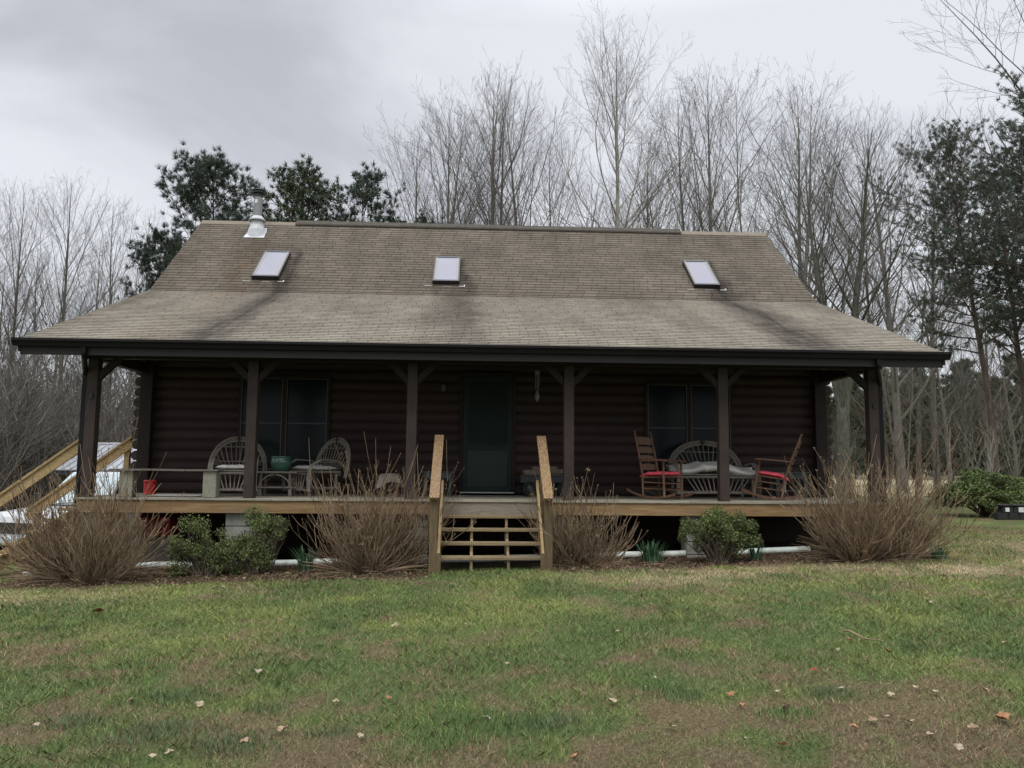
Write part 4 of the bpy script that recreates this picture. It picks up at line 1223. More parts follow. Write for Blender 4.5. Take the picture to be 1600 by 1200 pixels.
def rocking_chair(loc, rz, label, ties=False):
    """ladder-back rocker facing local -y"""
    t = empty('rocking_chair', loc, rz, label, 'rocking chair')
    W = .50
    for sx_ in (-1, 1):
        x_ = sx_ * W / 2; xb = sx_ * (W / 2 - .03)
        m_ = MB()
        m_.tube([(xb, .21, .055), (xb, .22, .40), (xb * 1.0, .29, .75), (xb * 1.02, .36, 1.06), (xb * 1.02, .368, 1.09), (xb * 1.02, .372, 1.115), (xb * 1.02, .374, 1.125)], [.017, .020, .018, .016, .010, .015, .004], 10)
        m_.build('back_post', MT['rocker'], t, False, smooth=True)
        m_ = MB(); m_.tube([(x_, -.22, .045), (x_, -.215, .2), (x_, -.21, .36), (x_, -.21, .46), (x_, -.205, .61)], [.017, .020, .020, .017, .021], 10); m_.build('front_post', MT['rocker'], t, False, smooth=True)
        m_ = MB(); pts = [(-.28, .625), (-.24, .635), (0, .655), (.20, .665), (.262, .665), (.262, .645), (.2, .643), (0, .633), (-.24, .613), (-.28, .608)]
        m_.prism(pts, x_ - .028, x_ + .024, 'x'); m_.build('armrest', MT['rocker'], t, False, bevel=.006)
        m_ = MB(); top, bot = [], []
        for i in range(15):
            y_ = -.42 + .94 * i / 14; z_ = .022 + (y_ + .02) ** 2 * .42
            top.append((y_, z_ + .032)); bot.append((y_, z_ - .006))
        m_.prism(bot + top[::-1], x_ * .97 - .013, x_ * .97 + .013, 'x'); m_.build('rocker', MT['rocker'], t, False, bevel=.003)
        m_ = MB()
        for z_ in (.17, .27): m_.tube([(x_, -.215, z_), (xb, .215, z_ + .01)], .010, 8)
        m_.tube([(x_, -.21, .36), (xb, .215, .36)], .013, 8)
        m_.build('stretcher', MT['rocker'], t, False, smooth=True)
    m_ = MB()
    for z_ in (.16, .26): m_.tube([(-W / 2, -.216, z_), (W / 2, -.216, z_)], .010, 8)
    m_.tube([(-W / 2, -.21, .365), (W / 2, -.21, .365)], .013, 8); m_.tube([(-W / 2 + .03, .215, .2), (W / 2 - .03, .215, .2)], .010, 8)
    m_.tube([(-W / 2 + .03, .215, .365), (W / 2 - .03, .215, .365)], .013, 8)
    m_.build('stretcher', MT['rocker'], t, False, smooth=True)
    m_ = MB(); m_.box(-W / 2 + .02, W / 2 - .02, -.2, .21, .358, .372); m_.build('seat', noisy('woven_seat', (.12, .13, .11), (.2, .2, .17), 60, rough=.9), t, False, bevel=.005)
    for k, z_ in enumerate((.52, .66, .80, .95)):
        m_ = MB(); n_ = 9; yb_ = .22 + (z_ - .4) * .2; hh = .085 if k < 3 else .11
        for i in range(n_ - 1):
            x0, x1 = -W / 2 + .03 + (W - .06) * i / (n_ - 1), -W / 2 + .03 + (W - .06) * (i + 1) / (n_ - 1)
            f0 = math.sin(math.pi * i / (n_ - 1)); f1 = math.sin(math.pi * (i + 1) / (n_ - 1))
            m_.add([(x0, yb_ + .03 * f0, z_ - hh / 2), (x1, yb_ + .03 * f1, z_ - hh / 2), (x1, yb_ + .03 * f1 + .02, z_ + hh / 2 + .02 * f1), (x0, yb_ + .03 * f0 + .02, z_ + hh / 2 + .02 * f0),
                    (x0, yb_ + .03 * f0 + .012, z_ - hh / 2), (x1, yb_ + .03 * f1 + .012, z_ - hh / 2), (x1, yb_ + .03 * f1 + .032, z_ + hh / 2 + .02 * f1), (x0, yb_ + .03 * f0 + .032, z_ + hh / 2 + .02 * f0)],
                   [(0, 1, 2, 3), (7, 6, 5, 4), (3, 2, 6, 7), (4, 5, 1, 0)])
        m_.build('back_slat', MT['rocker'], t, False, smooth=False)
    c_ = cushion_mesh(W * .98, .50, .075, int(loc[0] * 10), .5); c_.materials.append(MT['red'])
    for v_ in c_.vertices:
        if v_.co.y > .1: v_.co.z -= (v_.co.y - .1) * .3
    o = link('cushion', c_, t); o.location = (0, .03, .372); o['label'] = 'rumpled red seat cushion'
    if ties:
        m_ = MB()
        m_.tube([(-.23, .235, .38), (-.24, .25, .30), (-.245, .245, .24), (-.25, .26, .15)], .006, 6)
        m_.tube([(-.23, .235, .38), (-.25, .21, .30), (-.25, .17, .22), (-.25, .13, .19)], .006, 6)
        m_.tube([(-.235, .24, .36), (-.25, .19, .34), (-.25, .20, .31), (-.235, .235, .33)], .006, 6)
        m_.build('tie', MT['tie'], o, False)
        for v_ in o.children[0].data.vertices if o.children else []: v_.co.z -= .372; v_.co.y -= .03
    return t


rc1 = rocking_chair((2.80, .50, 0), R(42), 'ladder-back rocking chair with red cushion in front of the willow bench')
rc2 = rocking_chair((4.54, .50, .015), R(-110.5), 'rocking chair seen side-on with red cushion and dangling white ties', True)
rc2.rotation_euler = (R(-9), 0, R(-110.5))      # rocked back
gbx = MB(); gbx.box(2.66, 2.98, 1.12, 1.5, .005, .20)
tag(gbx.build('storage_box', MT['doorpanel'], None, bevel=.02), 'dark green box on the deck behind the left rocking chair', 'box')

# garden cart with firewood
cw = empty('garden_cart', (1.02, 1.68, 0), 0, 'dark garden cart with thick wheels holding firewood right of the door', 'cart')
m_ = MB(); m_.box(-.46, .46, -.24, .24, .235, .25)
m_.box(-.46, .46, -.245, -.225, .25, .36); m_.box(-.46, .46, .225, .245, .25, .36); m_.box(-.465, -.445, -.224, .224, .25, .36); m_.box(.445, .465, -.224, .224, .25, .36)
m_.box(-.47, .47, -.255, -.22, .345, .372); m_.box(-.47, .47, .22, .255, .345, .372)
m_.build('bed', MT['wagon'], cw, False, bevel=.006)
for sx_ in (-1, 1):
    for sy_ in (-1, 1):
        m_ = MB(); m_.lathe([(.001, -.035), (.045, -.035), (.06, -.03), (.07, -.04), (.118, -.04), (.130, -.025), (.130, .025), (.118, .04), (.06, .04), (.001, .03)], (sx_ * .30, sy_ * .24, .132), 22, 'y')
        wh = m_.build('wheel', MT['tyre'], cw, False)
        m_ = MB(); m_.lathe([(.001, -.045), (.02, -.045), (.055, -.037), (.062, -.033)], (sx_ * .30, sy_ * .24, .132), 16, 'y'); m_.build('rim', MT['wagon'], wh, False)
m_ = MB(); m_.tube([(-.30, -.2, .14), (-.30, .2, .14)], .012); m_.tube([(.30, -.2, .14), (.30, .2, .14)], .012); m_.beam((-.3, 0, .19), (.3, 0, .19), .06, .09); m_.build('axle', MT['dark'], cw, False)
m_ = MB(); m_.tube([(.46, 0, .2), (.56, -.05, .25), (.62, -.12, .55)], .011); m_.tube([(.56, -.12, .57), (.68, -.12, .57)], .014); m_.build('handle', MT['dark'], cw, False)
for k, (x_, y_, z_, ln, rz_, rad) in enumerate(((-.2, -.15, .31, .44, 4, .05), (-.2, -.04, .31, .44, -3, .052), (-.22, .08, .31, .42, 2, .05), (.22, -.14, .31, .40, -5, .052), (.2, 0, .31, .42, 3, .055), (.2, .12, .31, .4, 0, .05),
                                                (-.18, -.1, .405, .42, 6, .05), (-.2, .02, .41, .42, -4, .05), (.22, -.08, .41, .38, 5, .055), (.24, .05, .41, .4, -6, .05), (-.02, -.05, .485, .42, 8, .045))):
    m_ = MB(); n_ = 12; pr = [rad * (1 + .16 * math.sin(i * 2.1 + k)) for i in range(n_)]
    vs = []
    for xx in (-ln / 2, -ln / 4, 0, ln / 4, ln / 2):
        for i in range(n_):
            a = 2 * math.pi * i / n_; vs.append((xx, pr[i] * math.cos(a) * (1 + .05 * math.sin(xx * 20 + i)), pr[i] * math.sin(a)))
    fs = [(j * n_ + i, j * n_ + (i + 1) % n_, (j + 1) * n_ + (i + 1) % n_, (j + 1) * n_ + i) for j in range(4) for i in range(n_)] + [tuple(range(n_))[::-1], tuple(range(4 * n_, 5 * n_))]
    m_.add(vs, fs)
    o = m_.build('firewood_log', MT['bark'], None)
    o.location = (1.02 + x_, 1.68 + y_, z_); o.rotation_euler = (0, 0, R(rz_))
    tag(o, 'short split firewood log piled in the dark garden cart', 'firewood', 'firewood logs in the cart')

# wind chime under the porch roof
wc = empty('wind_chime', (.82, 1.2, 1.62), 0, 'small pale wind chime hanging from the porch roof right of the door', 'wind chime')
m_ = MB(); m_.tube([(0, 0, 1.2), (0, 0, .56)], .003, 5); m_.build('cord', MT['dark'], wc, False)
m_ = MB(); m_.lathe([(.001, .57), (.03, .56), (.05, .52), (.04, .48), (.001, .475)], (0, 0, 0), 14); m_.build('top_disc', MT['galvd'], wc, False)
for k in range(5):
    a = k * 1.257; m_ = MB(); m_.tube([(.032 * math.cos(a), .032 * math.sin(a), .47), (.032 * math.cos(a), .032 * math.sin(a), .28 - .02 * k)], .007, 8); m_.build('tube', MT['galvd'], wc, False)
m_ = MB(); m_.tube([(0, 0, .47), (0, 0, .2)], .002, 5); m_.lathe([(.001, .0), (.035, .05), (.045, .1), (.015, .2), (.001, .21)], (0, 0, .0), 10); m_.build('sail', MT['galvd'], wc, False)

# rusty-red container under the deck, left
rb = MB(); rb.box(-5.45, -4.95, .35, .75, -.62, -.34); rb.box(-5.47, -4.93, .33, .77, -.34, -.31)
zz = gz1(-5.2, .5); rb2 = MB(); rb2.box(-5.5, -4.9, .3, .8, zz - .02, -.622)
tag(rb2.build('wooden_crate', MT['shedwall'], None, bevel=.005), 'dark wooden crate on the ground below the left end of the deck', 'crate')
tag(rb.build('red_tub', noisy('red_plastic', (.14, .012, .012), (.2, .02, .016), 5, rough=.5), None, bevel=.02), 'red lidded tub on a dark crate under the left deck', 'tub')


# ------------------------------------------------------------------ shrubs
def cane_shrub(name, cx, cy, rx, h, seed, label, nst=420, lean=0):
    r = random.Random(seed)
    z0 = gz1(cx, cy)
    t = empty(name, (cx, cy, z0), 0, label, 'shrub')
    P = []; heads = []
    lobes = [(r.uniform(-1, 1), r.uniform(-1, 1), r.uniform(.78, 1.12)) for _ in range(7)]
    for i in range(nst):
        a = r.uniform(0, 2 * math.pi); rad = r.random() ** .75
        cl = r.choice(lobes)
        b0 = Vector((cl[0] * rx * .5, cl[1] * rx * .3, 0)) + Vector((math.cos(a) * rx * .16 * rad, math.sin(a) * rx * .12 * rad, -.03))
        phi = R(56) * rad ** .9 * r.uniform(.75, 1.15)
        L_ = h * (.36 + .82 * r.random() ** 1.3) * cl[2] * (1 + (rx / h - 1) * math.sin(phi) * abs(math.cos(a)))
        if r.random() < .38: L_ *= r.uniform(.4, .8)
        d = Vector((math.cos(a) * math.sin(phi) + lean + cl[0] * .35 + r.gauss(0, .20), math.sin(a) * math.sin(phi) * .75 + r.gauss(0, .18), math.cos(phi))).normalized()
        pts = [b0]; n_ = 6; rad0 = r.uniform(.0038, .0082)
        for k in range(n_):
            d = (d + Vector((r.gauss(0, .15), r.gauss(0, .15), .07))).normalized()
            pts.append(pts[-1] + d * (L_ / n_))
        P.append(([tuple(p) for p in pts], [rad0 * (1 - .10 * k) for k in range(n_ + 1)]))
        for k in (2, 3, 4, 5):
            if r.random() < .6:
                sdir = (d + Vector((r.gauss(0, .6), r.gauss(0, .6), r.uniform(.1, .6)))).normalized(); q = pts[k]
                l2 = L_ * r.uniform(.12, .34)
                P.append(([tuple(q), tuple(q + sdir * l2 * .5), tuple(q + sdir * l2 + Vector((0, 0, l2 * .18)))], [rad0 * .7, rad0 * .6, rad0 * .5]))
        if r.random() < .5:
            # opposite buds
            for s_ in (-1, 1): P.append(([tuple(pts[-1]), tuple(pts[-1] + Vector((s_ * .012, r.gauss(0, .01), .024)))], [rad0 * .8, rad0 * .5]))
        if r.random() < .028: heads.append(pts[-1])
    # some fallen and arching canes near the ground
    for i in range(int(nst * .22)):
        a = r.uniform(0, 2 * math.pi); b0 = Vector((math.cos(a) * rx * .3, math.sin(a) * rx * .22, .0))
        d = Vector((math.cos(a), math.sin(a) * .7, r.uniform(.05, .7))).normalized(); L_ = rx * r.uniform(.4, 1.0); pts = [b0]
        for k in range(5):
            d = (d + Vector((r.gauss(0, .16), r.gauss(0, .16), -.06))).normalized(); q = pts[-1] + d * L_ / 5; q.z = max(q.z, .01); pts.append(q)
        rad0 = r.uniform(.003, .0055); P.append(([tuple(p) for p in pts], [rad0, rad0, rad0 * .9, rad0 * .8, rad0 * .7, rad0 * .6]))
    V, Q = tubes_np(P, 4)
    link('stems', mesh_np('stems', V, Q, MT['canes'], True), t)
    if heads:
        for hd in heads:
            vs = []
            for k in range(46):
                c = hd + Vector((r.gauss(0, .015), r.gauss(0, .015), r.gauss(0, .011))); s_ = .008
                a = Vector((r.gauss(0, 1), r.gauss(0, 1), r.gauss(0, 1))).normalized() * s_; b = Vector((r.gauss(0, 1), r.gauss(0, 1), r.gauss(0, 1))).normalized() * s_
                vs += [tuple(c - a), tuple(c + b), tuple(c + a)]
            link('flower_head', mesh_np('flower_head', np.array(vs), [np.arange(len(vs)).reshape(-1, 3)], MT['canehead']), t)
    return t


cane_shrub('hydrangea_bush', -5.62, -.92, 1.05, 1.60, 1, 'widest dry brown leafless shrub at the left porch corner', 800, -.05)
cane_shrub('hydrangea_bush', -1.74, -.88, .80, 1.72, 2, 'dry brown leafless shrub directly left of the front steps', 600)
cane_shrub('hydrangea_bush', 1.38, -.82, .74, 1.35, 3, 'thin dry leafless shrub directly right of the front steps', 330, .06)
cane_shrub('hydrangea_bush', 5.60, -.80, 1.04, 1.75, 4, 'tall dry leafless shrub at the right porch corner', 760, .05)


def leaf_cloud(centers, radii, n, size, seed, jitter=.3, elong=1.6):
    """leaf quads scattered through ellipsoids"""
    g = np.random.default_rng(seed)
    centers = np.array(centers, float); radii = np.array(radii, float)
    vol = radii.prod(axis=1) ** .8; k = g.choice(len(centers), n, p=vol / vol.sum())
    d = g.normal(0, 1, (n, 3)); d /= np.linalg.norm(d, axis=1, keepdims=True)
    P = centers[k] + d * radii[k] * (g.random((n, 1)) ** .38) * (1 + g.normal(0, .09, (n, 1)))
    nr = d * .6 + g.normal(0, .7, (n, 3)) + np.array([0, 0, .5]); nr /= np.linalg.norm(nr, axis=1, keepdims=True)
    t1 = np.cross(nr, g.normal(0, 1, (n, 3))); t1 /= np.linalg.norm(t1, axis=1, keepdims=True); t2 = np.cross(nr, t1)
    s = size * g.uniform(.6, 1.3, (n, 1))
    V = np.stack([P - t1 * s * elong / 2, P + t2 * s * .5, P + t1 * s * elong / 2, P - t2 * s * .5], 1).reshape(-1, 3)
    return V, np.arange(n * 4).reshape(n, 4), P


def ev_shrub(name, cx, cy, blobs, label, n, seed, size=.017):
    r = random.Random(seed); z0 = gz1(cx, cy)
    t = empty(name, (cx, cy, z0), 0, label, 'shrub')
    cs_, rs_ = [], []
    for (x_, y_, z_, rr_) in blobs:
        for k in range(14):
            dv = Vector((r.gauss(0, 1), r.gauss(0, 1), r.gauss(0, 1))).normalized() * rr_ * r.uniform(.35, 1.12)
            cs_.append((x_ + dv.x, y_ + dv.y * .9, max(.05, z_ + dv.z))); rs_.append([rr_ * r.uniform(.22, .55)] * 3)
    V, Fc, P = leaf_cloud(cs_, rs_, n, size, seed)
    link('foliage', mesh_np('foliage', V, [Fc], MT['evleaf']), t)
    PL = []
    for k in range(150):
        c = cs_[r.randrange(len(cs_))]
        b0 = Vector((r.gauss(0, .05) + c[0] * .15, r.gauss(0, .05), -.02)); e = Vector(c) * 1.12; m_ = (b0 + e) / 2 + Vector((r.gauss(0, .05), r.gauss(0, .05), .04))
        PL.append(([tuple(b0), tuple(m_), tuple(e)], [.010, .006, .003]))
    V, Q = tubes_np(PL, 5)
    link('stems', mesh_np('stems', V, Q, MT['evstem'], True), t)
    return t


ev_shrub('evergreen_shrub', -4.02, -.72, [(-.10, 0, .42, .32), (.16, .05, .30, .30), (-.30, -.02, .26, .26), (.32, 0, .22, .22)], 'low dark evergreen shrub nearest the leftmost dry shrub', 13000, 21)
ev_shrub('evergreen_shrub', -3.38, -.62, [(.0, 0, .50, .36), (-.2, 0, .30, .26), (.30, .02, .62, .18)], 'taller dark evergreen shrub left of the daffodil clump', 15000, 22)
ev_shrub('evergreen_shrub', 3.40, -.62, [(.0, 0, .62, .34), (-.32, 0, .46, .24), (.34, 0, .42, .25), (.12, 0, .30, .2)], 'rounded evergreen shrub between daffodils and the right dry shrub', 17000, 23)


def daffodils(cx, cy, n, h, rad, seed, label):
    r = random.Random(seed); z0 = gz1(cx, cy); vs = []
    for i in range(n):
        a = r.uniform(0, 6.28); q = r.random() ** .7 * rad * .45; b = Vector((q * math.cos(a), q * math.sin(a), -.01))
        L_ = h * r.uniform(.6, 1.1); out = r.uniform(.05, .6); side = Vector((math.cos(a + 1.3), math.sin(a + 1.3), 0)) * .009
        pr = b; w_ = 1
        pts = [b + Vector((math.cos(a) * out * L_ * (t_ ** 2), math.sin(a) * out * L_ * (t_ ** 2), L_ * t_ * (1 - .25 * out * t_))) for t_ in (0, .4, .75, 1)]
        for k in range(3):
            w0, w1 = (1, 1, .8, .15)[k], (1, 1, .8, .15)[k + 1]
            vs += [tuple(pts[k] - side * w0), tuple(pts[k] + side * w0), tuple(pts[k + 1] + side * w1), tuple(pts[k + 1] - side * w1)]
    o = link('daffodil_clump', mesh_np('daffodil_clump', np.array(vs), [np.arange(len(vs)).reshape(-1, 4)], MT['daff']))
    o.location = (cx, cy, z0)
    return tag(o, label, 'plant')


daffodils(-2.66, -.55, 80, .40, .22, 31, 'clump of upright blue green daffodil leaves left of the middle dry shrub')
daffodils(2.40, -.50, 130, .34, .34, 32, 'clump of daffodil leaves right of the thin dry shrub')
daffodils(3.95, -.55, 50, .28, .22, 33, 'small clump of daffodil leaves beside the rounded evergreen shrub')
daffodils(6.45, -1.05, 60, .22, .24, 34, 'low green leaf clump at the foot of the right dry shrub')


# ------------------------------------------------------------------ bare trees
def bare_tree_mesh(seed, H, r0, start, spread, ang_lo, ang_hi, nb, twigd=1.0, wob=.03, stems=1, fork=0):
    r = random.Random(seed)
    big, small = [], []

    def rot_dir(d, ang, azm):
        ref = Vector((0, 0, 1)) if abs(d.z) < .95 else Vector((1, 0, 0))
        a = d.cross(ref).normalized(); b = d.cross(a)
        return (d * math.cos(ang) + (a * math.cos(azm) + b * math.sin(azm)) * math.sin(ang)).normalized()

    def branch(p, d, L_, rad, lvl):
        n_ = 6 if lvl <= 1 else (4 if lvl == 2 else (3 if lvl == 3 else 2))
        pts = [p]; dirs = []
        upb = {1: .075, 2: .09, 3: .09, 4: .08}[lvl]
        for k in range(n_):
            d = (d + Vector((r.gauss(0, .08 + .02 * lvl), r.gauss(0, .07 + .02 * lvl), upb + r.gauss(0, .05)))).normalized()
            pts.append(pts[-1] + d * (L_ / n_)); dirs.append(d.copy())
        tip = max(rad * .25, .003)
        rads = [rad + (tip - rad) * k / n_ for k in range(n_ + 1)]
        (big if lvl <= 1 else small).append(([tuple(q) for q in pts], rads))
        if lvl >= 4: return
        per = {1: 1.35, 2: 2.3, 3: 2.4}[lvl] * twigd
        cnt = min(max(2, int(L_ * per + r.random())), {1: 10, 2: 7, 3: 4}[lvl])
        for i in range(cnt):
            t_ = .16 + .84 * (i + r.random()) / cnt
            k = min(int(t_ * n_), n_ - 1); q = pts[k] + (pts[k + 1] - pts[k]) * (t_ * n_ - k)
            l2 = L_ * (.60 - .38 * t_) * r.uniform(.7, 1.25)
            if lvl == 1: l2 = max(l2, .55)
            if l2 < .16: continue
            branch(q, rot_dir(dirs[k], R(r.uniform(24, 48)), r.uniform(0, 6.28)), min(l2, 3.4), max(rads[k] * .45, .0038), lvl + 1)

    if fork: big.append(([(0, 0, -.25), (.03, 0, .3), (.05, 0, fork * .3), (0, .05, fork * .6), (-.04, .03, fork * .85), (.0, 0, fork + .2), (.02, 0, fork + .9)], [r0 * 1.9, r0 * 1.5, r0 * 1.32, r0 * 1.25, r0 * 1.2, r0 * 1.1, r0 * .5]))
    for s in range(stems):
        az0 = r.uniform(0, 6.28) + s * 6.28 / stems
        tilt = 0 if stems == 1 else R(r.uniform(7, 19))
        d = Vector((math.sin(tilt) * math.cos(az0), math.sin(tilt) * math.sin(az0), math.cos(tilt)))
        n_ = 14; pts = [Vector((0, 0, -.25 if not fork else fork - .15))]; Hs = H * (1 if s == 0 else r.uniform(.72, .97)); dirs = []
        for k in range(n_):
            d = (d + Vector((r.gauss(0, wob), r.gauss(0, wob), .05))).normalized(); pts.append(pts[-1] + d * ((Hs + .25 - fork) / n_)); dirs.append(d.copy())
        rs = r0 if s == 0 else r0 * r.uniform(.55, .8)
        rads = [rs * (1.25 if k == 0 else 1) * max(.03, (1 - k / n_) ** .9) for k in range(n_ + 1)]
        big.append(([tuple(q) for q in pts], rads))
        for i in range(nb):
            t_ = start + (1 - start) * ((i + r.random()) / nb) ** .92
            if t_ > .985: continue
            k = min(int(t_ * n_), n_ - 1); q = pts[k] + (pts[k + 1] - pts[k]) * (t_ * n_ - k)
            u = (t_ - start) / (1 - start)
            L_ = spread * H * (.50 + .75 * math.sin(math.pi * min(1, u * .7 + .22))) * 1.3 * r.uniform(.6, 1.1)
            L_ = min(L_, (1 - t_) * H * .85 + .9)
            ang = R(ang_lo + (ang_hi - ang_lo) * u + r.gauss(0, 5))
            branch(q, rot_dir(dirs[k], ang, i * 2.4 + r.gauss(0, .4)), L_, max(rads[k] * r.uniform(.24, .42), .011), 1)
    return big, small


def make_bare(name, seed, H, r0, start, spread, al, ah, nb, twigd, wob, stems, bark, twig, fork=0):
    b, s = bare_tree_mesh(seed, H, r0, start, spread, al, ah, nb, twigd, wob, stems, fork)
    Vb, Qb = tubes_np(b, 7); Vs, Qs = tubes_np(s, 3)
    return (mesh_np('trunk', Vb, Qb, bark, True), mesh_np('crown', Vs, Qs, twig, False), float(np.sort(Vs[:, 2])[-12]))


PROTO = {
    'poplarA': make_bare('p', 101, 20, .26, .22, .235, 42, 24, 34, 1.0, .012, 1, MT['barkA'], MT['twig']),
    'poplarB': make_bare('p', 102, 20, .25, .18, .25, 46, 26, 32, 1.0, .022, 1, MT['barkA'], MT['twig']),
    'poplarC': make_bare('p', 103, 20, .22, .22, .20, 38, 22, 32, .95, .020, 1, MT['barkA'], MT['twig']),
    'forked': make_bare('p', 104, 20, .20, .24, .24, 44, 26, 20, 1.0, .03, 2, MT['barkA'], MT['twig']),
    'sycamore': make_bare('p', 105, 24, .24, .18, .26, 48, 26, 42, .9, .010, 1, MT['barkpale'], MT['twig']),
    'oak': make_bare('p', 106, 17, .24, .10, .24, 50, 28, 22, 1.0, .035, 4, MT['barklichen'], MT['twig'], 4.2),
    'sapling': make_bare('p', 107, 8, .05, .15, .22, 45, 25, 26, 1.5, .04, 1, MT['barkA'], MT['twigbrown']),
    'brush': make_bare('p', 108, 5, .04, .08, .32, 55, 30, 12, 1.7, .05, 4, MT['barkA'], MT['twigbrown']),
}


def bare(kind, px, top, Y, label, group=None, rz=0, wid=1.0, name='bare_tree', cat='tree', zbase=None, lean=(0, 0)):
    """tree whose top reaches the given photo row"""
    tr_, cr_, H = PROTO[kind]
    P = at(px, top, Y)
    zb = gz1(P.x, Y) if zbase is None else zbase
    h = P.z - zb
    t = empty(name, (P.x, Y, zb), rz, label, cat, group)
    s = h / H
    t.scale = (s * wid, s * wid, s)
    t.rotation_euler = (lean[0], lean[1], rz)
    link('trunk', tr_, t); link('crown', cr_, t)
    return t


# row behind the roof, left to right
bare('sycamore', 965, 26, 27, 'tallest bare tree with pale trunk rising above the roof ridge', rz=.6, name='sycamore_tree')
bare('poplarC', 655, 192, 36, 'bare tree farthest left in the row behind the roof ridge', rz=1.1, wid=.9)
bare('poplarB', 690, 165, 38, 'slim pale bare tree second from the left behind the ridge', rz=2.1, wid=.8)
bare('poplarA', 709, 150, 33, 'dark bare tree third from the left behind the ridge', rz=3.0, wid=.85)
bare('poplarA', 768, 100, 33, 'tallest bare tree left of the pale sycamore', rz=.3, wid=.95)
bare('poplarC', 786, 132, 37, 'slim bare tree just right of the tallest left bare tree', rz=4.0, wid=.9)
bare('poplarB', 826, 128, 35, 'bare tree midway between the tallest left tree and sycamore', rz=5.0, wid=.85)
bare('poplarC', 872, 205, 34, 'short bare tree close to the left side of the sycamore', rz=2.2, wid=.9)
bare('poplarB', 1010, 210, 40, 'short bare tree close behind the right side of the sycamore', rz=.9, wid=.9)
bare('poplarC', 1072, 125, 34, 'slim bare tree right of the pale sycamore', rz=1.7, wid=.85)
bare('poplarA', 1112, 96, 32, 'tall bare tree midway between sycamore and right roof end', rz=2.6, wid=.85)
bare('forked', 1188, 90, 31, 'tall forked bare tree above the right end of the ridge', rz=.5, wid=1.0)
bare('poplarC', 1240, 118, 36, 'slim bare tree just right of the forked tree', rz=3.9, wid=.95)
bare('oak', 1300, 146, 11.8, 'large many-stemmed grey tree beside the right end of the roof', rz=2.0, wid=.95, name='oak_tree')
bare('poplarB', 1385, 165, 30, 'bare tree filling the gap right of the many-stemmed grey tree', rz=4.4, wid=1.0)
bare('poplarC', 1440, 215, 33, 'low slim bare tree in front of the right pines', rz=4.9, wid=.9)
# left group
bare('poplarA', 34, 277, 26, 'rounded bare tree nearest the left edge of the photo', rz=.2, wid=.80)
bare('poplarB', 118, 276, 27, 'rounded bare tree second from the left edge', rz=1.4, wid=.82)
bare('poplarC', 190, 303, 33, 'slim bare tree third from the left edge', rz=2.5, wid=.85)
bare('poplarC', 243, 322, 35, 'pale bare tree just left of the large pine', rz=3.6, wid=.85)
bare('poplarB', -40, 300, 25, 'bare tree partly cut by the left edge of the photo', rz=4.1, wid=.85)
G = 'slim bare trees in the woods left of the cabin'
for px, top, Y in ((70, 385, 38), (95, 400, 33), (10, 395, 36), (152, 372, 40), (215, 395, 42), (172, 425, 31), (-70, 380, 34), (-100, 360, 28), (260, 400, 44)):
    bare(rng.choice(['poplarA', 'poplarB', 'poplarC']), px, top, Y, 'slim bare tree among the grey woods left of the cabin', G, rng.uniform(0, 6), .9)
G = 'far bare trees low behind the roof ridge'
for px, top, Y in ((520, 310, 50), (625, 290, 52), (740, 270, 50), (895, 265, 50), (1045, 260, 50), (1150, 260, 50), (1240, 285, 48)):
    bare(rng.choice(['poplarA', 'poplarB', 'poplarC', 'forked']), px, top, Y, 'smaller far bare tree low behind the roof ridge', G, rng.uniform(0, 6), .95)
G = 'bare trees in the woods right of the cabin'
for px, top, Y in ((1345, 320, 38), (1420, 390, 34), (1470, 430, 30), (1530, 420, 40), (1575, 480, 30), (1405, 470, 26), (1640, 400, 34), (1700, 380, 30), (1500, 500, 22)):
    bare(rng.choice(['poplarA', 'poplarB', 'forked']), px, top, Y, 'bare tree among the tangled woods right of the cabin', G, rng.uniform(0, 6), .95)
G = 'brushy saplings on the left slope'
for i in range(46):
    px = rng.uniform(-110, 225); Y = rng.uniform(11, 25)
    bare(rng.choice(['sapling', 'brush', 'brush']), px, rng.uniform(500, 625), Y, 'brushy leafless sapling on the slope left of the cabin', G, rng.uniform(0, 6), rng.uniform(1.0, 1.5), name='sapling', cat='sapling')
G = 'brushy saplings by the field on the right'
for i in range(9):
    px = rng.uniform(1300, 1700); Y = rng.uniform(16, 40)
    bare(rng.choice(['sapling', 'brush']), px, rng.uniform(540, 660), Y, 'brushy leafless sapling near the field right of the cabin', G, rng.uniform(0, 6), rng.uniform(.9, 1.3), name='sapling', cat='sapling')
# pale sapling before the juniper; small trees by the field
PR = make_bare('p', 210, 3.4, .028, .12, .30, 42, 26, 9, 1.2, .05, 4, MT['barkpale'], noisy('pale_twigs', (.3, .27, .2), (.42, .38, .3), 2, rough=.8, bump=0))
PROTO['palesap'] = PR
bare('palesap', 1537, 655, 9.0, 'thin pale multi-stemmed sapling in front of the juniper hedge', rz=1.0, wid=.8, name='pale_sapling', cat='sapling')
PROTO['myrtle'] = make_bare('p', 211, 4.2, .13, .50, .26, 62, 40, 18, 2.0, .03, 1, MT['barkpine'], MT['twigbrown'])
G = None
for k, (px, top, Y, lb) in enumerate(((1458, 655, 12.5, 'squat dark tree between the right dry shrub and juniper'), (1483, 668, 15, 'squat dark tree directly behind the leftmost juniper branches'), (1428, 665, 16, 'squat dark tree showing above the right dry shrub'), (1400, 670, 14, 'squat dark tree just right of the right porch post'))):
    bare('myrtle', px, top, Y, lb, rz=k * 1.3, wid=1.0, name='small_tree')
# large limb at the top right
bare('forked', 1755, -90, 11.5, 'big bare tree leaning in from the top right corner', rz=3.3, wid=1.15)

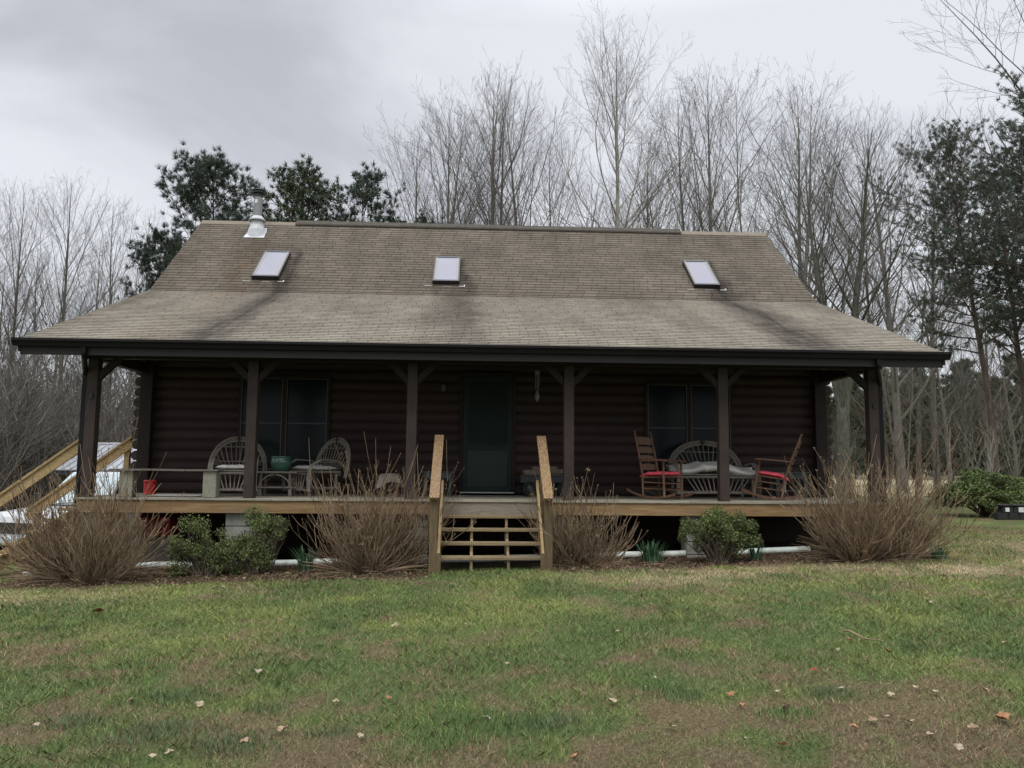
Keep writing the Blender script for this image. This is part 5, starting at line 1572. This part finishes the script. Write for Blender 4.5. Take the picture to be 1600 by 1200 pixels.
# ------------------------------------------------------------------ conifers
def pine_mesh(seed, H, r0, start, spread, nl, tuft, nneed, needle_len, mat, flat=False, droop=.0, top_round=True, width_n=.012):
    r = random.Random(seed); g = np.random.default_rng(seed)
    polys = []; tips = []
    pts = [Vector((0, 0, -.2))]; n_ = 12; d = Vector((0, 0, 1)); dirs = []
    for k in range(n_):
        d = (d + Vector((r.gauss(0, .03), r.gauss(0, .03), .05))).normalized(); pts.append(pts[-1] + d * (H * .97 + .2) / n_); dirs.append(d.copy())
    rads = [r0 * max(.05, (1 - k / n_) ** .85) for k in range(n_ + 1)]
    polys.append(([tuple(p) for p in pts], rads))
    tw = []
    for i in range(nl):
        t_ = start + (1 - start) * (i + r.random()) / nl
        t_ = min(t_, .985); k = min(int(t_ * n_), n_ - 1); q = pts[k] + (pts[k + 1] - pts[k]) * (t_ * n_ - k)
        u = (t_ - start) / (1 - start)
        prof = (math.sin(math.pi * (.18 + .80 * u)) ** .7 if top_round else (1 - u) ** .8 + .05)
        L_ = spread * H * prof * r.uniform(.55, 1.15)
        el = R(r.uniform(5, 30) + 35 * u * (1 if top_round else .4)) - droop
        a = i * 2.4 + r.gauss(0, .5)
        dd = Vector((math.cos(a) * math.cos(el), math.sin(a) * math.cos(el), math.sin(el)))
        lp = [q]; m_ = 5; ld = []
        for j in range(m_):
            dd = (dd + Vector((r.gauss(0, .09), r.gauss(0, .09), (.0 if flat else .08) + r.gauss(0, .05)))).normalized(); lp.append(lp[-1] + dd * L_ / m_); ld.append(dd.copy())
        rr_ = max(rads[k] * .38, .02)
        polys.append(([tuple(p) for p in lp], [rr_ * (1 - .17 * j) for j in range(m_ + 1)]))
        ns = max(3, int(L_ * tuft))
        for j in range(ns):
            tt = .30 + .70 * (j + r.random()) / ns; kk = min(int(tt * m_), m_ - 1); b = lp[kk] + (lp[kk + 1] - lp[kk]) * (tt * m_ - kk)
            sd_ = Vector((r.gauss(0, 1), r.gauss(0, 1), r.gauss(.25, .25 if flat else .6))).normalized()
            sd_ = (ld[kk] * .7 + sd_).normalized(); l2 = L_ * (.42 - .22 * tt) * r.uniform(.6, 1.3) + .2
            e = b + sd_ * l2
            tw.append(([tuple(b), tuple((b + e) / 2 + Vector((0, 0, .03))), tuple(e)], [.014, .010, .006]))
            for f_ in (.45, .7, 1.0):
                c = b + (e - b) * f_ + Vector((r.gauss(0, .10), r.gauss(0, .10), r.gauss(0, .05 if flat else .09)))
                tips.append((*c, *sd_))
        tips.append((*lp[-1], *ld[-1]))
    T_ = np.array(tips); nT = len(T_)
    c = np.repeat(T_[:, :3], nneed, axis=0); dd = np.repeat(T_[:, 3:], nneed, axis=0); n = len(c)
    v = g.normal(0, 1, (n, 3)); v /= np.linalg.norm(v, axis=1, keepdims=True)
    v = v * .9 + dd * .75 + np.array([0, 0, .22 if not flat else .05]); v /= np.linalg.norm(v, axis=1, keepdims=True)
    ln = needle_len * g.uniform(.6, 1.2, (n, 1))
    sd_ = np.cross(v, g.normal(0, 1, (n, 3))); sd_ /= np.linalg.norm(sd_, axis=1, keepdims=True)
    c = c + g.normal(0, .03, (n, 3))
    V = np.stack([c - sd_ * width_n, c + sd_ * width_n, c + v * ln], 1).reshape(-1, 3)
    crown = mesh_np('crown', V, [np.arange(n * 3).reshape(n, 3)], mat)
    Vt, Qt = tubes_np(polys + tw, 5)
    return (mesh_np('trunk', Vt, Qt, MT['barkpine'], True), crown, float(np.sort(V[:, 2])[-60]))


PROTO['loblolly'] = pine_mesh(301, 15, .22, .42, .235, 58, 5.0, 34, .26, MT['needle'], width_n=.010)
PROTO['cedar'] = pine_mesh(302, 13, .2, .22, .20, 80, 6.0, 24, .19, MT['needlelight'], width_n=.015)
PROTO['pineB'] = pine_mesh(303, 12, .17, .40, .24, 44, 5.0, 24, .21, MT['needle'], width_n=.014)
PROTO['virginia'] = pine_mesh(304, 14, .17, .42, .27, 52, 5.5, 38, .13, MT['needleblue'], flat=True, width_n=.0075)
PROTO['fargreen'] = pine_mesh(305, 11, .2, .05, .26, 85, 3.2, 30, .42, MT['needlelight'], width_n=.035)
bare('loblolly', 384, 258, 24, 'large dark rounded pine standing left of the stove pipe', rz=2.2, name='pine_tree', wid=.98)
bare('pineB', 278, 350, 22, 'low dark pine behind the left slope of the roof', rz=2.0, name='pine_tree', wid=.8)
bare('cedar', 468, 246, 26, 'broad olive green evergreen right of the stove pipe', rz=1.0, name='evergreen_tree', wid=1.0)
bare('pineB', 585, 266, 27, 'small dark evergreen with airy crown right of the broad one', rz=3.2, name='evergreen_tree', wid=.85)
bare('pineB', 640, 336, 29, 'lowest evergreen crown just showing over the ridge', rz=4.4, name='evergreen_tree', wid=1.1)
bare('virginia', 1527, 172, 12.5, 'slender pine with layered boughs right of the roof end', rz=1.2, name='pine_tree', wid=.85)
bare('virginia', 1592, 112, 11.5, 'tall layered pine at the right edge of the photo', rz=3.7, name='pine_tree', wid=.9)
bare('virginia', 1660, 200, 15, 'layered pine partly beyond the right edge of the photo', rz=5.1, name='pine_tree', wid=.9)
bare('virginia', 1578, 215, 16, 'layered pine behind and between the two nearest right pines', rz=.3, name='pine_tree', wid=1.0)
G = 'far evergreens beyond the tan field'
for px, top, Y in ((1330, 590, 62), (1375, 575, 66), (1420, 560, 60), (1455, 585, 68), (1500, 560, 64), (1550, 585, 60), (1590, 555, 66), (1640, 560, 62), (1700, 550, 64), (1290, 600, 70), (1480, 600, 58), (1530, 600, 72), (1400, 600, 74), (1770, 560, 66), (1350, 610, 56), (1570, 600, 55)):
    bare('fargreen', px, top, Y, 'far dark evergreen beyond the tan field', G, rng.uniform(0, 6), 1.0, name='far_evergreen')


# ------------------------------------------------------------------ woods as a mass (left slope and beyond)
def twig_mass(name, X0, X1, Y0, Y1, n, h0, h1, rad, mat, label, seed):
    g = np.random.default_rng(seed)
    x = g.uniform(X0, X1, n); y = g.uniform(Y0, Y1, n); z = gz(x, y)
    # only the wedge of ground that lies in the woods
    stems = []
    P0 = np.stack([x, y, z], -1)
    hh = g.uniform(h0, h1, n) * g.uniform(.3, 1, n)
    d = np.stack([g.normal(0, .22, n), g.normal(0, .22, n), np.ones(n)], -1); d /= np.linalg.norm(d, axis=1, keepdims=True)
    K = 5; pts = [P0]
    for k in range(K - 1):
        d = d + g.normal(0, .16, (n, 3)) * np.array([1, 1, .3]); d /= np.linalg.norm(d, axis=1, keepdims=True); pts.append(pts[-1] + d * (hh / (K - 1))[:, None])
    P = np.stack(pts, 1)
    polys = [(P[i], np.linspace(rad, rad * .35, K)) for i in range(n)]
    m = n * 7
    idx_ = g.integers(0, n, m); kk = g.integers(1, K - 1, m); f = g.random(m)
    b = P[idx_, kk] * (1 - f[:, None]) + P[idx_, kk + 1] * f[:, None]
    dv = g.normal(0, 1, (m, 3)); dv[:, 2] = np.abs(dv[:, 2]) * .7 + .15; dv /= np.linalg.norm(dv, axis=1, keepdims=True)
    l2 = hh[idx_] * g.uniform(.08, .32, m)
    mid = b + dv * (l2 * .5)[:, None]; e = mid + (dv + g.normal(0, .35, (m, 3))) * (l2 * .5)[:, None]
    P2 = np.stack([b, mid, e], 1); r2 = np.array([rad * .55, rad * .42, rad * .22])
    polys += [(P2[i], r2) for i in range(m)]
    V, Q = tubes_np(polys, 3)
    tag(link(name, mesh_np(name, V, Q, mat)), label, 'woods', kind='stuff')


twig_mass('left_thicket', -34, -7.8, 16, 34, 1900, 2.5, 8.5, .022, MT['twigbrown'], 'grey brown tangle of leafless brush on the slope left of the cabin', 61)
twig_mass('left_woods', -70, -4, 36, 62, 2000, 5, 12, .05, MT['twig'], 'distant leafless woods behind the cabin on the left', 62)
twig_mass('right_woods', 8, 85, 74, 95, 2400, 5, 13, .05, MT['twig'], 'distant leafless woods beyond the field on the right', 63)
0 and twig_mass('right_brush', 11, 36, 22, 34, 520, 2, 5, .018, MT['twigbrown'], 'thin leafless brush at the near edge of the field', 64)

# ------------------------------------------------------------------ juniper hedge, block stack
def juniper(cx, cy, rx, h, seed, label):
    r = random.Random(seed); z0 = gz1(cx, cy); t = empty('juniper_shrub', (cx, cy, z0), 0, label, 'shrub')
    cs_, rs_ = [], []
    for k in range(70):
        a = r.uniform(0, 6.28); q = r.random() ** .6
        x_, y_ = math.cos(a) * q * rx, math.sin(a) * q * rx * .7
        z_ = h * (1 - .5 * q * q) * r.uniform(.35, .95)
        cs_.append((x_, y_, z_)); rs_.append([r.uniform(.18, .34) * rx / 1.2, r.uniform(.18, .3), r.uniform(.08, .17)])
    V, Fc, P = leaf_cloud(cs_, rs_, 15000, .035, seed, elong=2.6)
    link('foliage', mesh_np('foliage', V, [Fc], MT['juniper']), t)
    PL = [([(0, 0, -.05), tuple(Vector(c) * .5 + Vector((0, 0, .1))), tuple(c)], [.03, .018, .006]) for c in cs_[:30]]
    V, Q = tubes_np(PL, 5); link('stems', mesh_np('stems', V, Q, MT['evstem'], True), t)


juniper(13.7, 9.0, 1.35, 1.42, 71, 'spreading green juniper at the right edge, left one of the pair')
juniper(15.8, 8.4, 1.5, 1.55, 72, 'spreading green juniper cut by the right edge of the photo')
bs = empty('block_stack', (13.75, 7.2, gz1(13.75, 7.2)), 0, 'low dark stack of blocks with two white ones below the juniper', 'block stack')
m_ = MB()
for i in range(7): m_.box(-.9 + i * .27, -.9 + i * .27 + .255, 0, .2, 0, .17)
for i in range(6): m_.box(-.78 + i * .29, -.78 + i * .29 + .27, .01, .21, .172, .34)
m_.box(-.85, .95, -.02, .25, .343, .375)
m_.build('dark_block', noisy('dark_block', (.012, .012, .012), (.03, .03, .03), 10, rough=.9), bs, False, bevel=.01)
m_ = MB(); m_.box(-.72, -.62, -.012, .005, .20, .30); m_.box(-.38, -.25, -.012, .005, .19, .31); m_.build('white_block', MT['pvc'], bs, False)

# fence stake next to the cabin, right
fs_ = MB(); zz = gz1(6.6, 1.6); fs_.box(6.46, 6.52, 1.6, 1.66, zz - .1, .38); fs_.lathe([(.001, .45), (.05, .42), (.055, .38), (.04, .37)], (6.49, 1.63, 0), 10)
tag(fs_.build('garden_stake', MT['newwood'], None), 'slim wooden stake beside the right corner of the cabin', 'stake')

# ------------------------------------------------------------------ shed on the left
shd = empty('metal_roof_shed', (-13, 13, -1.6), 0, 'low shed with ribbed galvanised roof behind the side stairs', 'shed')
pA = at(70, 733, 11.0); pB = at(118, 694, 13.3)
Xs0 = pA.x; Xs1 = Xs0 + 6.0
m_ = MB(); za, zb = pA.z, pB.z
m_.add([(Xs0, 11.0, za), (Xs1, 11.0, za), (Xs1, 13.3, zb), (Xs0, 13.3, zb), (Xs0, 11.0, za - .03), (Xs1, 11.0, za - .03), (Xs1, 13.3, zb - .03), (Xs0, 13.3, zb - .03)],
       [(0, 1, 2, 3), (7, 6, 5, 4), (0, 4, 5, 1), (1, 5, 6, 2), (2, 6, 7, 3), (3, 7, 4, 0)])
m_.add([(Xs0, 13.3, zb), (Xs1, 13.3, zb), (Xs1, 15.6, za), (Xs0, 15.6, za), (Xs0, 13.3, zb - .03), (Xs1, 13.3, zb - .03), (Xs1, 15.6, za - .03), (Xs0, 15.6, za - .03)],
       [(0, 1, 2, 3), (7, 6, 5, 4), (0, 4, 5, 1), (1, 5, 6, 2), (2, 6, 7, 3), (3, 7, 4, 0)])
i = 0
while Xs0 + i * .23 < Xs1:
    X = Xs0 + .02 + i * .23; m_.beam((X, 11.0, za + .012), (X, 13.28, zb + .012), .035, .026, (1, 0, 0)); i += 1
rfo = m_.build('roof', MT['steelroof'], shd)
m_ = MB(); m_.tube([(Xs0, 13.3, zb + .01), (Xs1, 13.3, zb + .01)], .05, 8); m_.build('ridge_cap', MT['steelroof'], rfo)
m_ = MB(); m_.box(Xs0 + .02, Xs1, 11.02, 11.06, za - .17, za - .035); m_.build('fascia', MT['dark'], shd)
m_ = MB(); m_.box(Xs0 + .25, Xs1 - .1, 11.3, 15.3, -1.8, za - .04); m_.prism([(11.3, za - .04), (15.3, za - .04), (13.3, zb - .12)], Xs0 + .25, Xs0 + .29, 'x'); m_.build('wall', MT['shedwall'], shd)

# ------------------------------------------------------------------ white pickup, behind the side stairs
vz = gz1(-9.6, 4.4)
vh = empty('pickup_truck', (-8.68, 5.9, vz), R(-20), 'white pickup truck parked behind the side stairs', 'truck')
# local: front towards -y, width along x
Wc = .95


def car_section(yy, zb, zt, hw, top_in=.06):
    return [(-hw, yy, zb), (-hw, yy, zb + (zt - zb) * .55), (-hw + top_in * .4, yy, zt - .08), (-hw + top_in, yy, zt - .02), (-hw * .5, yy, zt), (hw * .5, yy, zt),
            (hw - top_in, yy, zt - .02), (hw - top_in * .4, yy, zt - .08), (hw, yy, zb + (zt - zb) * .55), (hw, yy, zb)]


secs = [(-1.85, .42, .80, .82, .12), (-1.79, .36, .94, .90, .10), (-1.6, .34, 1.02, .95, .08), (-1.15, .34, 1.06, .96, .07), (-.62, .34, 1.11, .96, .06), (-.3, .34, 1.12, .96, .06), (1.0, .34, 1.12, .96, .05), (1.1, .36, 1.12, .96, .05), (3.1, .40, 1.12, .95, .05), (3.2, .5, 1.10, .93, .05)]
m_ = MB(); vs = []
for s_ in secs: vs += car_section(*s_)
k10 = 10
fs = [(j * k10 + i, j * k10 + (i + 1) % k10, (j + 1) * k10 + (i + 1) % k10, (j + 1) * k10 + i) for j in range(len(secs) - 1) for i in range(k10)]
fs += [tuple(range(k10))[::-1], tuple(range((len(secs) - 1) * k10, len(secs) * k10))]
m_.add(vs, fs); body = m_.build('body', MT['carpaint'], vh, False, bevel=.012)
m_ = MB()
lo_ = [(-.88, -.62, 1.10), (.88, -.62, 1.10), (.88, 1.0, 1.12), (-.88, 1.0, 1.12)]; hi_ = [(-.72, .10, 1.83), (.72, .10, 1.83), (.72, .85, 1.83), (-.72, .85, 1.83)]
m_.add(lo_ + hi_, [(0, 1, 5, 4), (1, 2, 6, 5), (2, 3, 7, 6), (3, 0, 4, 7), (4, 5, 6, 7)])
cabn = m_.build('cab', MT['carpaint'], vh, False, bevel=.05)


def inset(a, b, c, d, u0, u1, v0, v1, off):
    a, b, c, d = map(Vector, (a, b, c, d)); nrm = (b - a).cross(d - a).normalized() * off
    def P(u, v_): return (a * (1 - u) + b * u) * (1 - v_) + (d * (1 - u) + c * u) * v_ + nrm
    return [P(u0, v0), P(u1, v0), P(u1, v1), P(u0, v1)]


for nm, q, fac in (('windscreen', (lo_[0], lo_[1], hi_[1], hi_[0]), .03), ('side_window', (lo_[1], lo_[2], hi_[2], hi_[1]), .08), ('side_window', (lo_[3], lo_[0], hi_[0], hi_[3]), .08)):
    o1 = inset(*q, fac, 1 - fac, .03, .94, .012); o2 = inset(*q, fac, 1 - fac, .03, .94, -.01)
    m_ = MB(); m_.add(o1 + o2, [(0, 1, 2, 3), (7, 6, 5, 4), (0, 4, 5, 1), (1, 5, 6, 2), (2, 6, 7, 3), (3, 7, 4, 0)])
    m_.build(nm, MT['windscreen'] if nm == 'windscreen' else MT['glass'], cabn, False)
m_ = MB(); m_.tube([(-.86, -.66, 1.10), (0, -.70, 1.125), (.86, -.66, 1.10)], .018, 6); m_.tube([(-.5, -.70, 1.13), (.25, -.58, 1.19)], .010, 5); m_.tube([(.1, -.70, 1.13), (.75, -.55, 1.22)], .010, 5); m_.build('wiper', MT['dark'], vh, False)
for sx_ in (-1, 1):
    m_ = MB(); m_.box(sx_ * .98 - .0, sx_ * .98 + sx_ * .20, -.46, -.38, 1.14, 1.36) if sx_ > 0 else m_.box(-1.18, -.98, -.46, -.38, 1.14, 1.36); m_.build('mirror', MT['dark'], vh, False, bevel=.02)
    m_ = MB(); m_.box(min(sx_ * .60, sx_ * .86), max(sx_ * .60, sx_ * .86), -1.875, -1.75, .62, .80); m_.build('headlight', MT['headlamp'], vh, False, bevel=.02)
    for y_ in (-1.3, 2.2):
        m_ = MB(); m_.lathe([(.001, -.12), (.2, -.12), (.34, -.10), (.37, -.06), (.37, .06), (.34, .10), (.2, .12), (.001, .12)], (sx_ * .86, y_, .37), 24, 'x'); wh = m_.build('wheel', MT['tyre'], vh, False)
        m_ = MB(); m_.lathe([(.001, -.13), (.19, -.128), (.21, -.12), (.21, .12), (.19, .128), (.001, .13)], (sx_ * .86, y_, .37), 20, 'x'); m_.build('rim', MT['galv'], wh, False)
m_ = MB(); m_.box(-.56, .56, -1.87, -1.78, .60, .82); m_.build('grille', MT['dark'], vh, False, bevel=.01)
m_ = MB(); m_.box(-.9, .9, -1.96, -1.78, .40, .55); m_.build('bumper', MT['galv'], vh, False, bevel=.03)

# ------------------------------------------------------------------ fallen leaves and a stick on the lawn
def leaf_mesh(seed, lobes=5):
    r = random.Random(seed); n_ = lobes * 4; vs = [(0, 0, .004)]
    for i in range(n_):
        a = 2 * math.pi * i / n_; rr_ = .5 * (1 + .22 * math.cos(lobes * a + r.uniform(-.5, .5))) * (1.15 if math.cos(a) > 0 else .9) * r.uniform(.85, 1.1)
        vs.append((rr_ * math.cos(a), rr_ * .85 * math.sin(a), .10 + .22 * abs(math.sin(a * 1.0 + seed)) + r.uniform(-.05, .12)))
    fs = [(0, i + 1, (i + 1) % n_ + 1) for i in range(n_)]
    return vs, fs


LM = []
for k, (c, nm) in enumerate((((.42, .30, .19), 'tan_leaf'), ((.52, .42, .30), 'pale_leaf'), ((.30, .10, .05), 'rust_leaf'), ((.46, .24, .12), 'orange_leaf'))):
    vs, fs = leaf_mesh(k + 3)
    me = bpy.data.meshes.new('fallen_leaf'); me.from_pydata(vs, [], fs); me.update()
    me.materials.append(noisy(nm, tuple(q * .5 for q in c), tuple(q * .8 for q in c), 3, rough=.85, bump=0)); LM.append(me)


def ground_hit(px, py):
    d = fwd * F + rt2 * (px - 800) - up2 * (py - 600); z = -1.0
    for _ in range(6):
        P = CAM + d * ((z - CAM.z) / d.z); z = gz1(P.x, P.y)
    return P.x, P.y, z


leaves = [(955, 1103, 1, .085, 'pale upturned leaf on the lawn at the bottom centre'), (1565, 1130, 3, .12, 'large orange leaf on the lawn at bottom right'), (1270, 1053, 2, .07, 'bright rust leaf on the lawn right of centre'),
          (1390, 1024, 2, .07, 'rust leaf on the lawn near the end of the stick'), (1455, 1156, 1, .08, 'broad pale leaf on the lawn at bottom right'), (1012, 1080, 0, .06, None), (1215, 1087, 1, .055, None), (1143, 1092, 3, .07, None), (1157, 1108, 3, .06, None),
          (1230, 1113, 0, .08, None), (1315, 1083, 1, .06, None), (1393, 1092, 1, .06, None), (1458, 1087, 1, .07, None), (1421, 1135, 1, .075, None), (1335, 1143, 3, .055, None), (1383, 1128, 1, .06, None), (1362, 1131, 0, .07, None), (1540, 1085, 0, .06, None),
          (1523, 1145, 0, .07, None), (1497, 1175, 1, .06, None), (1048, 1142, 0, .07, None), (1165, 1163, 1, .05, None), (1223, 1172, 3, .07, None), (310, 1107, 1, .075, None), (442, 1148, 0, .085, None), (402, 1055, 1, .08, None), (265, 1183, 1, .06, None), (235, 1190, 1, .06, None),
          (380, 1168, 0, .075, None), (55, 1140, 1, .05, None), (525, 1102, 1, .055, None), (607, 1097, 3, .05, None), (793, 1043, 1, .055, None), (563, 1157, 1, .05, None), (618, 982, 1, .09, None), (728, 980, 1, .05, None), (965, 990, 1, .05, None), (1328, 1004, 3, .06, None), (1025, 1065, 1, .05, None),
          (1475, 904, 1, .11, None), (1455, 945, 1, .06, None), (155, 960, 2, .14, None), (348, 921, 1, .07, None), (1310, 1020, 1, .05, None), (605, 968, 3, .07, None), (205, 1100, 0, .05, None), (1430, 1080, 1, .05, None), (760, 1130, 1, .07, None), (1570, 1010, 0, .06, None), (900, 1190, 3, .06, None)]
for k, (px, py, kd, sz, lb) in enumerate(leaves):
    X, Y_, Z = ground_hit(px, py)
    o = link('fallen_leaf', LM[kd]); o.location = (X, Y_, Z + .022); o.scale = (sz * .78, sz * .78, sz * .7); o.rotation_euler = (rng.uniform(-.35, .35), rng.uniform(-.35, .35), rng.uniform(0, 6.28))
    tag(o, lb or 'small dry leaf scattered on the front lawn', 'leaf', 'dry leaves scattered on the lawn')
a = ground_hit(1318, 994); b_ = ground_hit(1384, 1014)
m_ = MB(); pts = []
for i in range(7):
    u = i / 6; pts.append((a[0] + (b_[0] - a[0]) * u, a[1] + (b_[1] - a[1]) * u + .02 * math.sin(u * 7), a[2] + (b_[2] - a[2]) * u + .045 + .012 * math.sin(u * 9)))
m_.tube(pts, [.009, .009, .008, .007, .006, .005, .004], 6)
tag(m_.build('fallen_stick', MT['canes'], None, smooth=True), 'thin pale stick lying on the lawn at right', 'stick')

for o in list(bpy.data.objects):
    if o.type == 'MESH' and len(o.data.polygons) == 0: bpy.data.objects.remove(o)
